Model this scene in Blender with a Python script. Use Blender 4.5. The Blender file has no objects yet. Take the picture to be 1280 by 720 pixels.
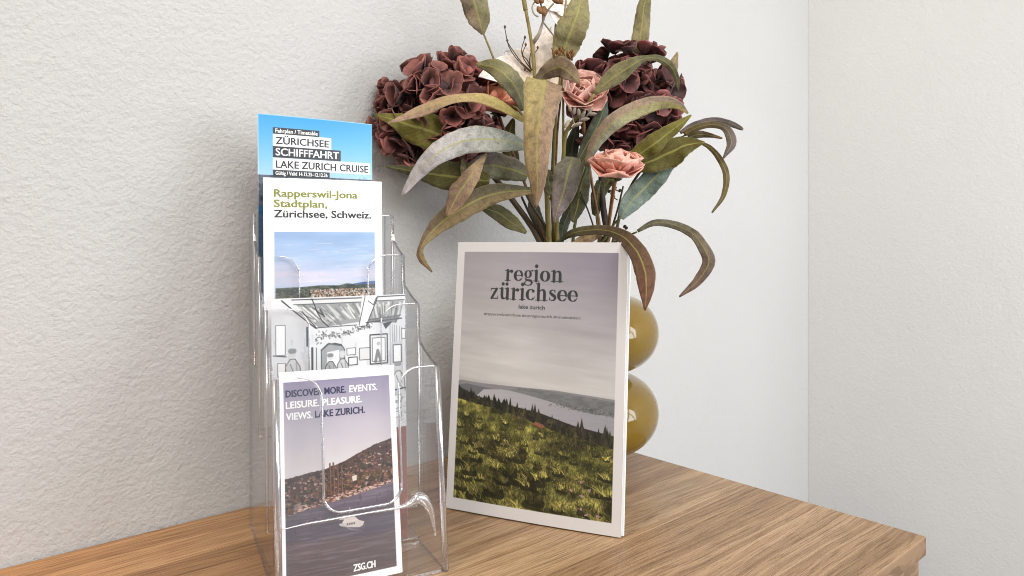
import bpy, bmesh, math, random
import numpy as np
from mathutils import Vector, Matrix
R = math.radians
random.seed(7); rng = np.random.default_rng(7)
SC = bpy.context.scene
COL = SC.collection

# ------------------------------------------------------------------ camera, light, exposure
T = 0.75                       # height of the table top
F = 882.0                      # focal length in pixels of a 1280 px wide picture
H = 0.2474                     # lens above the table top
TH = R(41.2)                   # camera heading against the back wall
HY = 298.0                     # horizon row
RV = Vector((math.cos(TH), -math.sin(TH), 0)); FV = Vector((math.sin(TH), math.cos(TH), 0))
CAM = Vector((0, 0, T + H))

cd = bpy.data.cameras.new('camera'); cam = bpy.data.objects.new('camera', cd); COL.objects.link(cam)
cam.location = CAM; cam.rotation_euler = (R(90), 0, -TH)
cd.sensor_width = 36; cd.lens = F / 1280 * 36; cd.shift_y = (HY - 360) / 1280
cd.clip_start = 0.01; cd.clip_end = 60
SC.camera = cam

world = bpy.data.worlds.new('World'); SC.world = world; world.use_nodes = True
bg = world.node_tree.nodes['Background']
bg.inputs[0].default_value = (0.93, 0.96, 1.0, 1); bg.inputs[1].default_value = 0.46

def camdir(x, y, z):           # right, up, forward of the camera -> world direction
    return RV * x + Vector((0, 0, y)) + FV * z

def area(name, loc, target, sx, sy, watts, color, shape='RECTANGLE', nodes=None):
    l = bpy.data.lights.new(name, 'AREA'); l.shape = shape; l.size = sx; l.size_y = sy
    l.energy = watts; l.color = color
    o = bpy.data.objects.new(name, l); COL.objects.link(o); o.location = loc
    d = Vector(target) - Vector(loc)
    o.rotation_euler = d.to_track_quat('-Z', 'Y').to_euler()
    if nodes: nodes(l)
    return o

BQ = CAM + camdir(0.0, 0, 0.75)
def window_nodes(l):           # arched window with glazing bars
    l.use_nodes = True; nt = l.node_tree; em = nt.nodes['Emission']
    g = nt.nodes.new('ShaderNodeNewGeometry'); sp = nt.nodes.new('ShaderNodeSeparateXYZ')
    nt.links.new(g.outputs['Parametric'], sp.inputs[0])
    def M(op, a, b=None, c=None):
        n = nt.nodes.new('ShaderNodeMath'); n.operation = op
        for i, v in enumerate((a, b, c)):
            if v is None: continue
            if isinstance(v, (int, float)): n.inputs[i].default_value = v
            else: nt.links.new(v, n.inputs[i])
        return n.outputs[0]
    u, v = sp.outputs[0], sp.outputs[1]
    x = M('MULTIPLY', M('SUBTRACT', u, 0.5), 2.0)
    r = M('SQRT', M('ADD', M('MULTIPLY', x, x), M('MULTIPLY', v, v)))
    inside = M('LESS_THAN', r, 1.0)
    ring = M('GREATER_THAN', M('ABSOLUTE', M('SUBTRACT', r, 0.62)), 0.035)
    bar = M('GREATER_THAN', M('ABSOLUTE', M('SUBTRACT', M('ABSOLUTE', x), M('MULTIPLY', v, 0.62))), 0.05)
    nt.links.new(M('MULTIPLY', M('MULTIPLY', inside, ring), bar), em.inputs['Strength'])
area('window_light', CAM + camdir(1.12, 0.16, 0.22), BQ + Vector((0, 0, -.08)), 0.92, 0.66, 15, (0.90, 0.95, 1.0), nodes=window_nodes)
area('ceiling_lamp', CAM + camdir(-0.75, 1.55, -0.15), CAM + camdir(-.2, -.1, .6), 0.35, 0.35, 17, (1.0, 0.83, 0.62))
area('fill_light', CAM + camdir(0.95, 1.15, -1.05), CAM + camdir(-.12, -.12, .7), 1.5, 1.2, 39, (1.0, 0.985, 0.97))  # added fill from behind the camera, brightens the papers and walls

SC.view_settings.view_transform = 'Standard'; SC.view_settings.look = 'None'
SC.view_settings.exposure = 0.07; SC.view_settings.gamma = 1.0
SC.cycles.filter_width = 1.0; SC.cycles.max_bounces = 14; SC.cycles.transparent_max_bounces = 40; SC.cycles.transmission_bounces = 10
SC.cycles.caustics_reflective = True; SC.cycles.caustics_refractive = True

# ------------------------------------------------------------------ helpers
def P(px, py, d):              # a point seen at that column and row, d metres ahead of the lens
    return CAM + RV * ((px - 640) / F * d) + Vector((0, 0, -(py - HY) / F * d)) + FV * d

def srgb(*c):
    out = []
    for v in c:
        v = v / 255.0
        out.append(v / 12.92 if v <= 0.04045 else ((v + 0.055) / 1.055) ** 2.4)
    return tuple(out)

ROOTLOC = {}
def thing(name, label, cat, loc=(0, 0, 0), group=None):
    o = bpy.data.objects.new(name, None); COL.objects.link(o); o.empty_display_size = .02
    o.location = loc; o['label'] = label; o['category'] = cat
    if group: o['group'] = group
    ROOTLOC[o] = Vector(loc)
    return o
def mesh_obj(name, verts, faces, mat, parent=None, smooth=True, cols=None, uvs=None, mats=None, fmat=None):
    me = bpy.data.meshes.new(name)
    off = Vector((0, 0, 0)); p = parent
    while p is not None:
        off += ROOTLOC.get(p, Vector((0, 0, 0))); p = p.parent
    me.from_pydata([tuple(Vector(v) - off) for v in verts], [], faces)
    if smooth: me.polygons.foreach_set('use_smooth', [True] * len(me.polygons))
    if cols is not None:
        a = me.attributes.new('tint', 'FLOAT_COLOR', 'POINT')
        a.data.foreach_set('color', np.asarray([(*c[:3], 1.0) for c in cols], dtype=np.float32).ravel())
    if uvs is not None:
        a = me.attributes.new('blade', 'FLOAT2', 'POINT')
        a.data.foreach_set('vector', np.asarray(uvs, dtype=np.float32).ravel())
    for m in (mats or [mat]): me.materials.append(m)
    if fmat is not None: me.polygons.foreach_set('material_index', fmat)
    me.update()
    o = bpy.data.objects.new(name, me); COL.objects.link(o)
    if parent is not None: o.parent = parent
    return o
def bm_obj(name, bm, mat, parent=None, smooth=False, mats=None):
    bmesh.ops.recalc_face_normals(bm, faces=bm.faces)
    v = [x.co.copy() for x in bm.verts]; bm.verts.index_update()
    f = [[x.index for x in q.verts] for q in bm.faces]; fm = [q.material_index for q in bm.faces]
    bm.free()
    return mesh_obj(name, v, f, mat, parent, smooth, mats=mats, fmat=fm)
def box(bm, lo, hi):
    q = [bm.verts.new((x, y, z)) for x in (lo[0], hi[0]) for y in (lo[1], hi[1]) for z in (lo[2], hi[2])]
    for f in ((0, 1, 3, 2), (4, 6, 7, 5), (0, 4, 5, 1), (2, 3, 7, 6), (0, 2, 6, 4), (1, 5, 7, 3)):
        bm.faces.new([q[i] for i in f])
def bevel(o, w, seg=2, ang=40):
    m = o.modifiers.new('bevel', 'BEVEL'); m.width = w; m.segments = seg; m.limit_method = 'ANGLE'; m.angle_limit = R(ang)
    m.harden_normals = False
    return o
def catmull(pts, n):
    pts = [np.asarray(p, float) for p in pts]
    if len(pts) == 2: return [pts[0] + (pts[1] - pts[0]) * t for t in np.linspace(0, 1, n)]
    e = [2 * pts[0] - pts[1]] + pts + [2 * pts[-1] - pts[-2]]
    out = []; m = len(pts) - 1
    for t in np.linspace(0, m, n):
        i = min(int(t), m - 1); u = t - i
        a, b, c, d = e[i:i + 4]
        out.append(0.5 * (2 * b + (c - a) * u + (2 * a - 5 * b + 4 * c - d) * u * u + (3 * b - a - 3 * c + d) * u ** 3))
    return out
def tube(V, Fc, pts, radii, seg=8, n=14, cap=True):
    c = [Vector(p) for p in catmull(pts, n)]; r = np.interp(np.linspace(0, 1, n), np.linspace(0, 1, len(radii)), radii)
    b0 = len(V); up = Vector((0.31, 0.22, 0.93))
    for i, p in enumerate(c):
        t = (c[min(i + 1, n - 1)] - c[max(i - 1, 0)]).normalized()
        x = up - t * up.dot(t)
        if x.length < .05: x = Vector((1, 0, 0)) - t * t.x
        x.normalize(); y = t.cross(x)
        for k in range(seg):
            a = 2 * math.pi * k / seg
            V.append(p + (x * math.cos(a) + y * math.sin(a)) * r[i])
    for i in range(n - 1):
        for k in range(seg):
            a, b = b0 + i * seg + k, b0 + i * seg + (k + 1) % seg
            Fc.append((a, b, b + seg, a + seg))
    if cap:
        Fc.append(tuple(b0 + k for k in range(seg))[::-1]); Fc.append(tuple(b0 + (n - 1) * seg + k for k in range(seg)))

# ------------------------------------------------------------------ materials
def mat(name):
    m = bpy.data.materials.new(name); m.use_nodes = True; nt = m.node_tree
    return m, nt, nt.nodes['Principled BSDF'], nt.nodes['Material Output']
def N(nt, t, **k):
    n = nt.nodes.new(t)
    for a, b in k.items(): setattr(n, a, b)
    return n
def noise(nt, vec, scale, detail=4, rough=.55, dist=0):
    n = N(nt, 'ShaderNodeTexNoise'); n.inputs['Scale'].default_value = scale; n.inputs['Detail'].default_value = detail
    n.inputs['Roughness'].default_value = rough; n.inputs['Distortion'].default_value = dist
    if vec is not None: nt.links.new(vec, n.inputs['Vector'])
    return n.outputs['Fac']
def ramp(nt, fac, stops):
    r = N(nt, 'ShaderNodeValToRGB')
    while len(r.color_ramp.elements) < len(stops): r.color_ramp.elements.new(.5)
    for e, (p, c) in zip(r.color_ramp.elements, stops):
        e.position = p; e.color = (*c, 1) if len(c) == 3 else c
    nt.links.new(fac, r.inputs[0]); return r.outputs[0]
def mapping(nt, src, scale=(1, 1, 1), loc=(0, 0, 0), rot=(0, 0, 0)):
    m = N(nt, 'ShaderNodeMapping'); m.inputs['Scale'].default_value = scale; m.inputs['Location'].default_value = loc
    m.inputs['Rotation'].default_value = rot
    nt.links.new(src, m.inputs['Vector']); return m.outputs[0]
def math_(nt, op, a, b=None, c=None):
    n = N(nt, 'ShaderNodeMath', operation=op)
    for i, v in enumerate((a, b, c)):
        if v is None: continue
        if isinstance(v, (int, float)): n.inputs[i].default_value = v
        else: nt.links.new(v, n.inputs[i])
    return n.outputs[0]
def mixc(nt, fac, a, b, mode='MIX'):
    n = N(nt, 'ShaderNodeMix', data_type='RGBA', blend_type=mode)
    for s, v in ((0, fac), (6, a), (7, b)):
        if isinstance(v, (int, float)): n.inputs[s].default_value = v
        elif isinstance(v, tuple): n.inputs[s].default_value = (*v, 1) if len(v) == 3 else v
        else: nt.links.new(v, n.inputs[s])
    return n.outputs[2]
def bump(nt, h, dist, strength=1.0, normal=None):
    b = N(nt, 'ShaderNodeBump'); b.inputs['Distance'].default_value = dist; b.inputs['Strength'].default_value = strength
    nt.links.new(h, b.inputs['Height'])
    if normal is not None: nt.links.new(normal, b.inputs['Normal'])
    return b.outputs[0]

def plaster(name, col, rough_amt):
    m, nt, b, out = mat(name)
    tc = N(nt, 'ShaderNodeTexCoord').outputs['Object']
    a = noise(nt, tc, 190, 3, .55, .2); c = noise(nt, tc, 430, 4, .65); d = noise(nt, tc, 1300, 2, .6); e = noise(nt, tc, 40, 3, .55)
    h = math_(nt, 'ADD', math_(nt, 'ADD', math_(nt, 'MULTIPLY', a, 1.0), math_(nt, 'MULTIPLY', c, .55)), math_(nt, 'ADD', math_(nt, 'MULTIPLY', d, .10), math_(nt, 'MULTIPLY', e, .8)))
    sx = N(nt, 'ShaderNodeSeparateXYZ'); nt.links.new(tc, sx.inputs[0])
    fade = ramp(nt, math_(nt, 'MULTIPLY', sx.outputs[0], .5), [(.12, (1, 1, 1)), (.42, (.32, .32, .32))])
    h = math_(nt, 'MULTIPLY', h, fade)
    nt.links.new(bump(nt, h, rough_amt), b.inputs['Normal'])
    big = noise(nt, tc, 3.0, 3, .5)
    colr = ramp(nt, big, [(.3, tuple(x * .95 for x in col)), (.7, col)])
    spot = ramp(nt, noise(nt, tc, 26, 5, .7, 1.2), [(.70, (0, 0, 0)), (.80, (1, 1, 1))])
    colr = mixc(nt, math_(nt, 'MULTIPLY', spot, .12), colr, tuple(x * .72 for x in col))
    nt.links.new(colr, b.inputs['Base Color'])
    b.inputs['Roughness'].default_value = .85; b.inputs['Specular IOR Level'].default_value = .25
    return m
M_WALL = plaster('rough_plaster', (.545, .538, .526), .0016)
M_WALL2 = plaster('smooth_plaster_lifted', (.640, .640, .640), .0016)  # base colour lifted above the other wall's to offset weaker light here

def oak():
    m, nt, b, out = mat('oak_staves')
    tc = N(nt, 'ShaderNodeTexCoord').outputs['Object']
    sp = N(nt, 'ShaderNodeSeparateXYZ'); nt.links.new(tc, sp.inputs[0])
    # stave index over the depth of the top, offset joints along the length
    yi = math_(nt, 'FLOOR', math_(nt, 'DIVIDE', math_(nt, 'SUBTRACT', sp.outputs[1], .2825 - .068 * 5), .068))
    wn0 = N(nt, 'ShaderNodeTexWhiteNoise', noise_dimensions='1D'); nt.links.new(yi, wn0.inputs['W'])
    xo = math_(nt, 'ADD', sp.outputs[0], math_(nt, 'MULTIPLY', wn0.outputs['Value'], .9))
    xi = math_(nt, 'FLOOR', math_(nt, 'DIVIDE', xo, 1.35))
    idx = math_(nt, 'ADD', math_(nt, 'MULTIPLY', xi, 17.0), yi)
    wn = N(nt, 'ShaderNodeTexWhiteNoise', noise_dimensions='1D'); nt.links.new(idx, wn.inputs['W'])
    cmb = N(nt, 'ShaderNodeCombineXYZ')
    nt.links.new(math_(nt, 'ADD', sp.outputs[0], math_(nt, 'MULTIPLY', idx, 3.7)), cmb.inputs[0])
    nt.links.new(math_(nt, 'ADD', sp.outputs[1], math_(nt, 'MULTIPLY', idx, 1.3)), cmb.inputs[1])
    nt.links.new(sp.outputs[2], cmb.inputs[2]); v = cmb.outputs[0]
    warp = noise(nt, mapping(nt, v, (2.2, 9, 9)), 1.0, 3, .5)
    c2 = N(nt, 'ShaderNodeCombineXYZ'); s2 = N(nt, 'ShaderNodeSeparateXYZ'); nt.links.new(v, s2.inputs[0])
    nt.links.new(s2.outputs[0], c2.inputs[0])
    nt.links.new(math_(nt, 'ADD', s2.outputs[1], math_(nt, 'MULTIPLY', warp, .045)), c2.inputs[1]); nt.links.new(s2.outputs[2], c2.inputs[2])
    vw = c2.outputs[0]
    rings = noise(nt, mapping(nt, vw, (3.0, 260, 9)), 1.0, 3, .6)
    rings2 = noise(nt, mapping(nt, vw, (7, 420, 12)), 1.0, 2, .5)
    pores = noise(nt, mapping(nt, vw, (26, 900, 20)), 1.0, 2, .5)
    broad = noise(nt, mapping(nt, vw, (1.5, 30, 4)), 1.0, 2, .5)
    col = ramp(nt, rings, [(.24, (.27, .168, .092)), (.42, (.37, .248, .146)), (.58, (.455, .320, .198)), (.78, (.55, .410, .270))])
    col = mixc(nt, math_(nt, 'MULTIPLY', math_(nt, 'LESS_THAN', rings2, .44), .35), col, (.20, .105, .045))
    pm = ramp(nt, pores, [(.39, (1, 1, 1)), (.45, (0, 0, 0))])
    col = mixc(nt, math_(nt, 'MULTIPLY', pm, .50), col, (.115, .055, .024))
    col = mixc(nt, .5, col, ramp(nt, broad, [(.3, (.62, .56, .5)), (.7, (1.15, 1.15, 1.15))]), 'MULTIPLY')
    tone = ramp(nt, math_(nt, 'FRACT', math_(nt, 'ADD', math_(nt, 'MULTIPLY', yi, .618), math_(nt, 'MULTIPLY_ADD', xi, .37, .90))), [(0, (.80, .73, .66)), (.4, (.95, .89, .83)), (.6, (1.05, 1.02, .99)), (1, (1.28, 1.26, 1.23))])
    col = mixc(nt, 1.0, col, tone, 'MULTIPLY')
    # base colour runs from honey towards the wall end to paler towards the free end
    end_tone = ramp(nt, math_(nt, 'ADD', math_(nt, 'MULTIPLY', sp.outputs[0], 1.0), math_(nt, 'MULTIPLY', math_(nt, 'SUBTRACT', .65, sp.outputs[1]), .9)),
               [(.30, (1.25, .86, .50)), (.62, (.90, .79, .68)), (.85, (.80, .78, .76))])
    col = mixc(nt, 1.0, col, end_tone, 'MULTIPLY')
    seam = math_(nt, 'ABSOLUTE', math_(nt, 'SUBTRACT', math_(nt, 'FRACT', math_(nt, 'DIVIDE', math_(nt, 'SUBTRACT', sp.outputs[1], .2825 - .068 * 5), .068)), .5))
    col = mixc(nt, math_(nt, 'MULTIPLY', math_(nt, 'GREATER_THAN', seam, .494), .4), col, (.15, .08, .035))
    nt.links.new(col, b.inputs['Base Color'])
    nt.links.new(bump(nt, math_(nt, 'ADD', pores, math_(nt, 'MULTIPLY', rings, .6)), .0006, .55), b.inputs['Normal'])
    b.inputs['Roughness'].default_value = .42; b.inputs['Specular IOR Level'].default_value = .4
    return m
M_OAK = oak()

def simple(name, col, rough=.5, var=.12, scale=60, spec=.4, bumpd=0):
    m, nt, b, out = mat(name)
    tc = N(nt, 'ShaderNodeTexCoord').outputs['Object']
    n = noise(nt, tc, scale, 4)
    nt.links.new(ramp(nt, n, [(.3, tuple(c * (1 - var) for c in col)), (.7, tuple(min(1, c * (1 + var)) for c in col))]), b.inputs['Base Color'])
    b.inputs['Roughness'].default_value = rough; b.inputs['Specular IOR Level'].default_value = spec
    if bumpd: nt.links.new(bump(nt, n, bumpd), b.inputs['Normal'])
    return m
M_PAPER = simple('white_paper', (.80, .79, .78), .55, .02, 300)
M_FLOOR = simple('floor_boards', (.36, .34, .31), .5, .2, 8)
M_INK = simple('dark_ink', (.035, .036, .038), .6, .05)
M_INKW = simple('white_ink', (.82, .82, .82), .55, .02)
M_INKGREY = simple('grey_ink', (.085, .09, .09), .6, .05)
M_INKNAVY = simple('navy_ink', (.028, .026, .075), .6, .05)
M_INKGREEN = simple('green_ink', (.22, .235, .04), .6, .05)

def print_mat():
    m, nt, b, out = mat('printed_paper')
    a = N(nt, 'ShaderNodeAttribute', attribute_name='tint')
    nt.links.new(a.outputs['Color'], b.inputs['Base Color'])
    b.inputs['Roughness'].default_value = .34; b.inputs['Specular IOR Level'].default_value = .5
    return m
M_PRINT = print_mat()

def leaf_mat(name, gloss=.5):
    m, nt, b, out = mat(name)
    a = N(nt, 'ShaderNodeAttribute', attribute_name='tint')
    uv = N(nt, 'ShaderNodeAttribute', attribute_name='blade')
    sp = N(nt, 'ShaderNodeSeparateXYZ'); nt.links.new(uv.outputs['Vector'], sp.inputs[0])
    tc = N(nt, 'ShaderNodeTexCoord').outputs['Object']
    u = math_(nt, 'ABSOLUTE', sp.outputs[0]); v = sp.outputs[1]
    mott = noise(nt, tc, 160, 5, .65, .6); fine = noise(nt, tc, 700, 3, .6)
    col = mixc(nt, 1.0, a.outputs['Color'], ramp(nt, mott, [(.3, (.62, .60, .58)), (.5, (1, 1, 1)), (.72, (1.32, 1.26, 1.16))]), 'MULTIPLY')
    col = mixc(nt, .45, col, ramp(nt, fine, [(.3, (.6, .58, .55)), (.7, (1.3, 1.3, 1.3))]), 'MULTIPLY')
    # side veins slanting from the midrib
    vv = math_(nt, 'FRACT', math_(nt, 'ADD', math_(nt, 'SUBTRACT', math_(nt, 'MULTIPLY', v, 17.0), math_(nt, 'MULTIPLY', u, 3.6)), math_(nt, 'MULTIPLY', mott, .8)))
    vein = ramp(nt, math_(nt, 'ABSOLUTE', math_(nt, 'SUBTRACT', vv, .5)), [(.0, (1, 1, 1)), (.10, (0, 0, 0))])
    col = mixc(nt, math_(nt, 'MULTIPLY', vein, .50), col, mixc(nt, 1.0, col, (1.6, 1.5, 1.25), 'MULTIPLY'))
    edge = ramp(nt, u, [(.90, (0, 0, 0)), (.97, (1, 1, 1))])
    col = mixc(nt, math_(nt, 'MULTIPLY', edge, .35), col, mixc(nt, .5, col, (.42, .38, .27)))
    rib = ramp(nt, u, [(.0, (1, 1, 1)), (.05, (1, 1, 1)), (.10, (0, 0, 0))])
    col = mixc(nt, math_(nt, 'MULTIPLY', rib, .9), col, mixc(nt, .62, col, (.36, .34, .09)))
    nt.links.new(col, b.inputs['Base Color'])
    hgt = math_(nt, 'ADD', math_(nt, 'MULTIPLY', vein, -.5), math_(nt, 'MULTIPLY', mott, .8))
    nt.links.new(bump(nt, hgt, .0006, .7), b.inputs['Normal'])
    b.inputs['Roughness'].default_value = gloss; b.inputs['Specular IOR Level'].default_value = .35
    tr = N(nt, 'ShaderNodeBsdfTranslucent'); nt.links.new(col, tr.inputs[0])
    mx = N(nt, 'ShaderNodeMixShader'); mx.inputs[0].default_value = .14
    nt.links.new(b.outputs[0], mx.inputs[1]); nt.links.new(tr.outputs[0], mx.inputs[2]); nt.links.new(mx.outputs[0], out.inputs[0])
    return m
M_LEAF = leaf_mat('leaf_fabric', .66)

def petal_mat(name, trans):
    m, nt, b, out = mat(name)
    a = N(nt, 'ShaderNodeAttribute', attribute_name='tint')
    tc = N(nt, 'ShaderNodeTexCoord').outputs['Object']
    n = noise(nt, tc, 130, 4, .6); f = noise(nt, mapping(nt, tc, (1, 1, .3)), 900, 2)
    col = mixc(nt, 1.0, a.outputs['Color'], ramp(nt, n, [(.3, (.72, .70, .70)), (.7, (1.22, 1.2, 1.2))]), 'MULTIPLY')
    nt.links.new(col, b.inputs['Base Color'])
    nt.links.new(bump(nt, math_(nt, 'ADD', n, math_(nt, 'MULTIPLY', f, .25)), .0007, .6), b.inputs['Normal'])
    b.inputs['Roughness'].default_value = .52; b.inputs['Specular IOR Level'].default_value = .35
    b.inputs['Sheen Weight'].default_value = .15
    tr = N(nt, 'ShaderNodeBsdfTranslucent'); nt.links.new(col, tr.inputs[0])
    mx = N(nt, 'ShaderNodeMixShader'); mx.inputs[0].default_value = trans
    nt.links.new(b.outputs[0], mx.inputs[1]); nt.links.new(tr.outputs[0], mx.inputs[2]); nt.links.new(mx.outputs[0], out.inputs[0])
    return m
M_PETAL = petal_mat('cloth_petal', .16)
M_STEM = {k: simple('stem_' + k, c, .5, .28, 120, .35, .0006) for k, c in dict(
    brown=(.085, .055, .03), dark=(.035, .026, .016), olive=(.20, .155, .045), rust=(.20, .095, .035), green=(.10, .11, .04), grey=(.32, .27, .22)).items()}

def glaze():
    m, nt, b, out = mat('mustard_glass')
    tc = N(nt, 'ShaderNodeTexCoord').outputs['Object']
    n = noise(nt, mapping(nt, tc, (6, 6, 30)), 1.0, 3)
    lw = N(nt, 'ShaderNodeLayerWeight'); lw.inputs[0].default_value = .35
    nt.links.new(ramp(nt, n, [(.3, (.150, .088, .004)), (.7, (.185, .110, .006))]), b.inputs['Base Color'])
    b.inputs['Roughness'].default_value = .06; b.inputs['IOR'].default_value = 1.5
    b.inputs['Coat Weight'].default_value = .15; b.inputs['Coat Roughness'].default_value = .03
    b.inputs['Subsurface Weight'].default_value = .0; b.inputs['Subsurface Radius'].default_value = (.02, .012, .004); b.inputs['Subsurface Scale'].default_value = .5
    return m
M_VASE = glaze()

def acrylic(name, tint, base_gloss, rough):
    m, nt, b, out = mat(name); nt.nodes.remove(b)
    tr = N(nt, 'ShaderNodeBsdfTransparent'); tr.inputs[0].default_value = (*tint, 1)
    gl = N(nt, 'ShaderNodeBsdfGlossy'); gl.inputs['Roughness'].default_value = rough; gl.inputs[0].default_value = (1, 1, 1, 1)
    tc = N(nt, 'ShaderNodeTexCoord').outputs['Object']
    nrm = bump(nt, noise(nt, tc, 28, 2), .0011, .5)
    nt.links.new(nrm, gl.inputs['Normal'])
    lw = N(nt, 'ShaderNodeLayerWeight'); lw.inputs['Blend'].default_value = .5; nt.links.new(nrm, lw.inputs['Normal'])
    fr = math_(nt, 'MULTIPLY_ADD', math_(nt, 'POWER', lw.outputs['Facing'], 5.0), .55, .062)
    mx = N(nt, 'ShaderNodeMixShader')
    nt.links.new(math_(nt, 'ADD', fr, base_gloss), mx.inputs[0])
    nt.links.new(tr.outputs[0], mx.inputs[1]); nt.links.new(gl.outputs[0], mx.inputs[2]); nt.links.new(mx.outputs[0], out.inputs[0])
    return m
M_ACRYL = acrylic('clear_acrylic', (.990, .991, .993), .0, .04)
M_RIM = acrylic('acrylic_edge', (.66, .66, .70), .12, .10)
M_BEAD = acrylic('acrylic_corner', (.93, .93, .95), .34, .2)

# ------------------------------------------------------------------ setting
XE, YW, YF = .6455, .651, .2142          # free end, wall, front of the table
XC = 1.335                                # the other wall
def structure(o): o['kind'] = 'structure'; return o
def tagged(o, label, cat, group=None):
    o['label'] = label; o['category'] = cat
    if group: o['group'] = group
    return o
bm = bmesh.new(); box(bm, (-2.2, YW + .001, 0), (XC - .0005, YW + .12, 2.5))
tagged(bm_obj('plaster_wall', bm, M_WALL), 'rough white plaster wall behind the brochure holder and flowers', 'wall')
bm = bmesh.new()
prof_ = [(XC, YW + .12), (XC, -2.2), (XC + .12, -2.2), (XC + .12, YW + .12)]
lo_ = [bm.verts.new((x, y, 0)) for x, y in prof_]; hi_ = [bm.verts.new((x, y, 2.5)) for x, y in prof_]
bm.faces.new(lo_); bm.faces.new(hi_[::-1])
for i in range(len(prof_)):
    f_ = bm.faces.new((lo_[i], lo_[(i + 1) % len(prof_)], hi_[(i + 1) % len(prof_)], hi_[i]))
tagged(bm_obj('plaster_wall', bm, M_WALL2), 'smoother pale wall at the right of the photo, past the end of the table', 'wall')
bm = bmesh.new(); box(bm, (-2.2, -2.2, -.05), (XC + .12, YW + .12, 0)); structure(bm_obj('floor', bm, M_FLOOR))

tb = thing('oak_table', 'oak table with a stave top pushed against the rough white wall', 'table', (0.02, .43, 0))
bm = bmesh.new(); box(bm, (-.60, YF, T - .0165), (XE, YW - .0005, T)); bevel(bm_obj('tabletop', bm, M_OAK, tb), .0018, 3)
for x0 in (-.59, XE - .05):
    for y0 in (YF + .004, YW - .055):
        bm = bmesh.new(); box(bm, (x0, y0, 0), (x0 + .046, y0 + .046, T - .0165)); bevel(bm_obj('leg', bm, M_OAK, tb), .002)
bm = bmesh.new(); box(bm, (-.54, YF + .02, T - .075), (XE - .054, YF + .036, T - .017)); bm_obj('apron', bm, M_OAK, tb)
bm = bmesh.new(); box(bm, (XE - .035, YF + .054, T - .075), (XE - .02, YW - .06, T - .017)); bm_obj('apron', bm, M_OAK, tb)

# ------------------------------------------------------------------ printing: colour per cell of a fine sheet
class Canvas:                  # paints in millimetres, y down, sRGB 0..255
    def __init__(s, w, h, cell=.4, bg=(247, 246, 245)):
        s.w, s.h, s.c = w, h, cell; s.nx = int(round(w / cell)) + 1; s.ny = int(round(h / cell)) + 1
        s.x = np.linspace(0, w, s.nx); s.y = np.linspace(0, h, s.ny)
        s.X, s.Y = np.meshgrid(s.x, s.y)
        s.a = np.zeros((s.ny, s.nx, 3)); s.a[:] = bg
    def win(s, x0, y0, x1, y1):
        i0 = max(0, int(x0 / s.c) - 1); i1 = min(s.nx, int(x1 / s.c) + 3); j0 = max(0, int(y0 / s.c) - 1); j1 = min(s.ny, int(y1 / s.c) + 3)
        return slice(j0, max(j0, j1)), slice(i0, max(i0, i1))
    def blend(s, sl, cov, col):
        if cov.size == 0: return
        c = np.asarray(col, float)
        s.a[sl] = s.a[sl] * (1 - cov[..., None]) + c * cov[..., None]
    def rect(s, x0, y0, x1, y1, col, al=1):
        sl = s.win(x0, y0, x1, y1); X, Y = s.X[sl], s.Y[sl]; k = s.c
        cov = np.clip((X - x0) / k + .5, 0, 1) * np.clip((x1 - X) / k + .5, 0, 1) * np.clip((Y - y0) / k + .5, 0, 1) * np.clip((y1 - Y) / k + .5, 0, 1)
        s.blend(sl, cov * al, col)
    def poly(s, pts, col, al=1, clip=None):
        pts = np.asarray(pts, float); sl = s.win(*pts.min(0), *pts.max(0)); X, Y = s.X[sl], s.Y[sl]
        if X.size == 0: return
        cov = np.zeros(X.shape)
        for ox in (-.33, 0, .33):
            for oy in (-.33, 0, .33):
                ins = np.zeros(X.shape, bool); xx = X + ox * s.c; yy = Y + oy * s.c
                for (xa, ya), (xb, yb) in zip(pts, np.roll(pts, -1, 0)):
                    if ya == yb: continue
                    ins ^= ((ya > yy) != (yb > yy)) & (xx < (xb - xa) * (yy - ya) / (yb - ya) + xa)
                cov += ins / 9
        s.blend(sl, cov * al, col if not callable(col) else col(X, Y))
    def stroke(s, pts, w, col, al=1):
        pts = np.asarray(pts, float); ws = np.broadcast_to(np.asarray(w, float), (len(pts),)) / 2
        m = ws.max() + s.c; sl = s.win(pts[:, 0].min() - m, pts[:, 1].min() - m, pts[:, 0].max() + m, pts[:, 1].max() + m); X, Y = s.X[sl], s.Y[sl]
        if X.size == 0: return
        d = np.full(X.shape, 1e9)
        for i in range(len(pts) - 1):
            (xa, ya), (xb, yb) = pts[i], pts[i + 1]; dx, dy = xb - xa, yb - ya; L = dx * dx + dy * dy + 1e-12
            t = np.clip(((X - xa) * dx + (Y - ya) * dy) / L, 0, 1)
            d = np.minimum(d, np.hypot(X - xa - t * dx, Y - ya - t * dy) - (ws[i] + t * (ws[i + 1] - ws[i])))
        s.blend(sl, np.clip(.5 - d / s.c, 0, 1) * al, col)
    def linear(s):
        v = np.clip(s.a / 255, 0, 1)
        return np.where(v <= .04045, v / 12.92, ((v + .055) / 1.055) ** 2.4)

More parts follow.
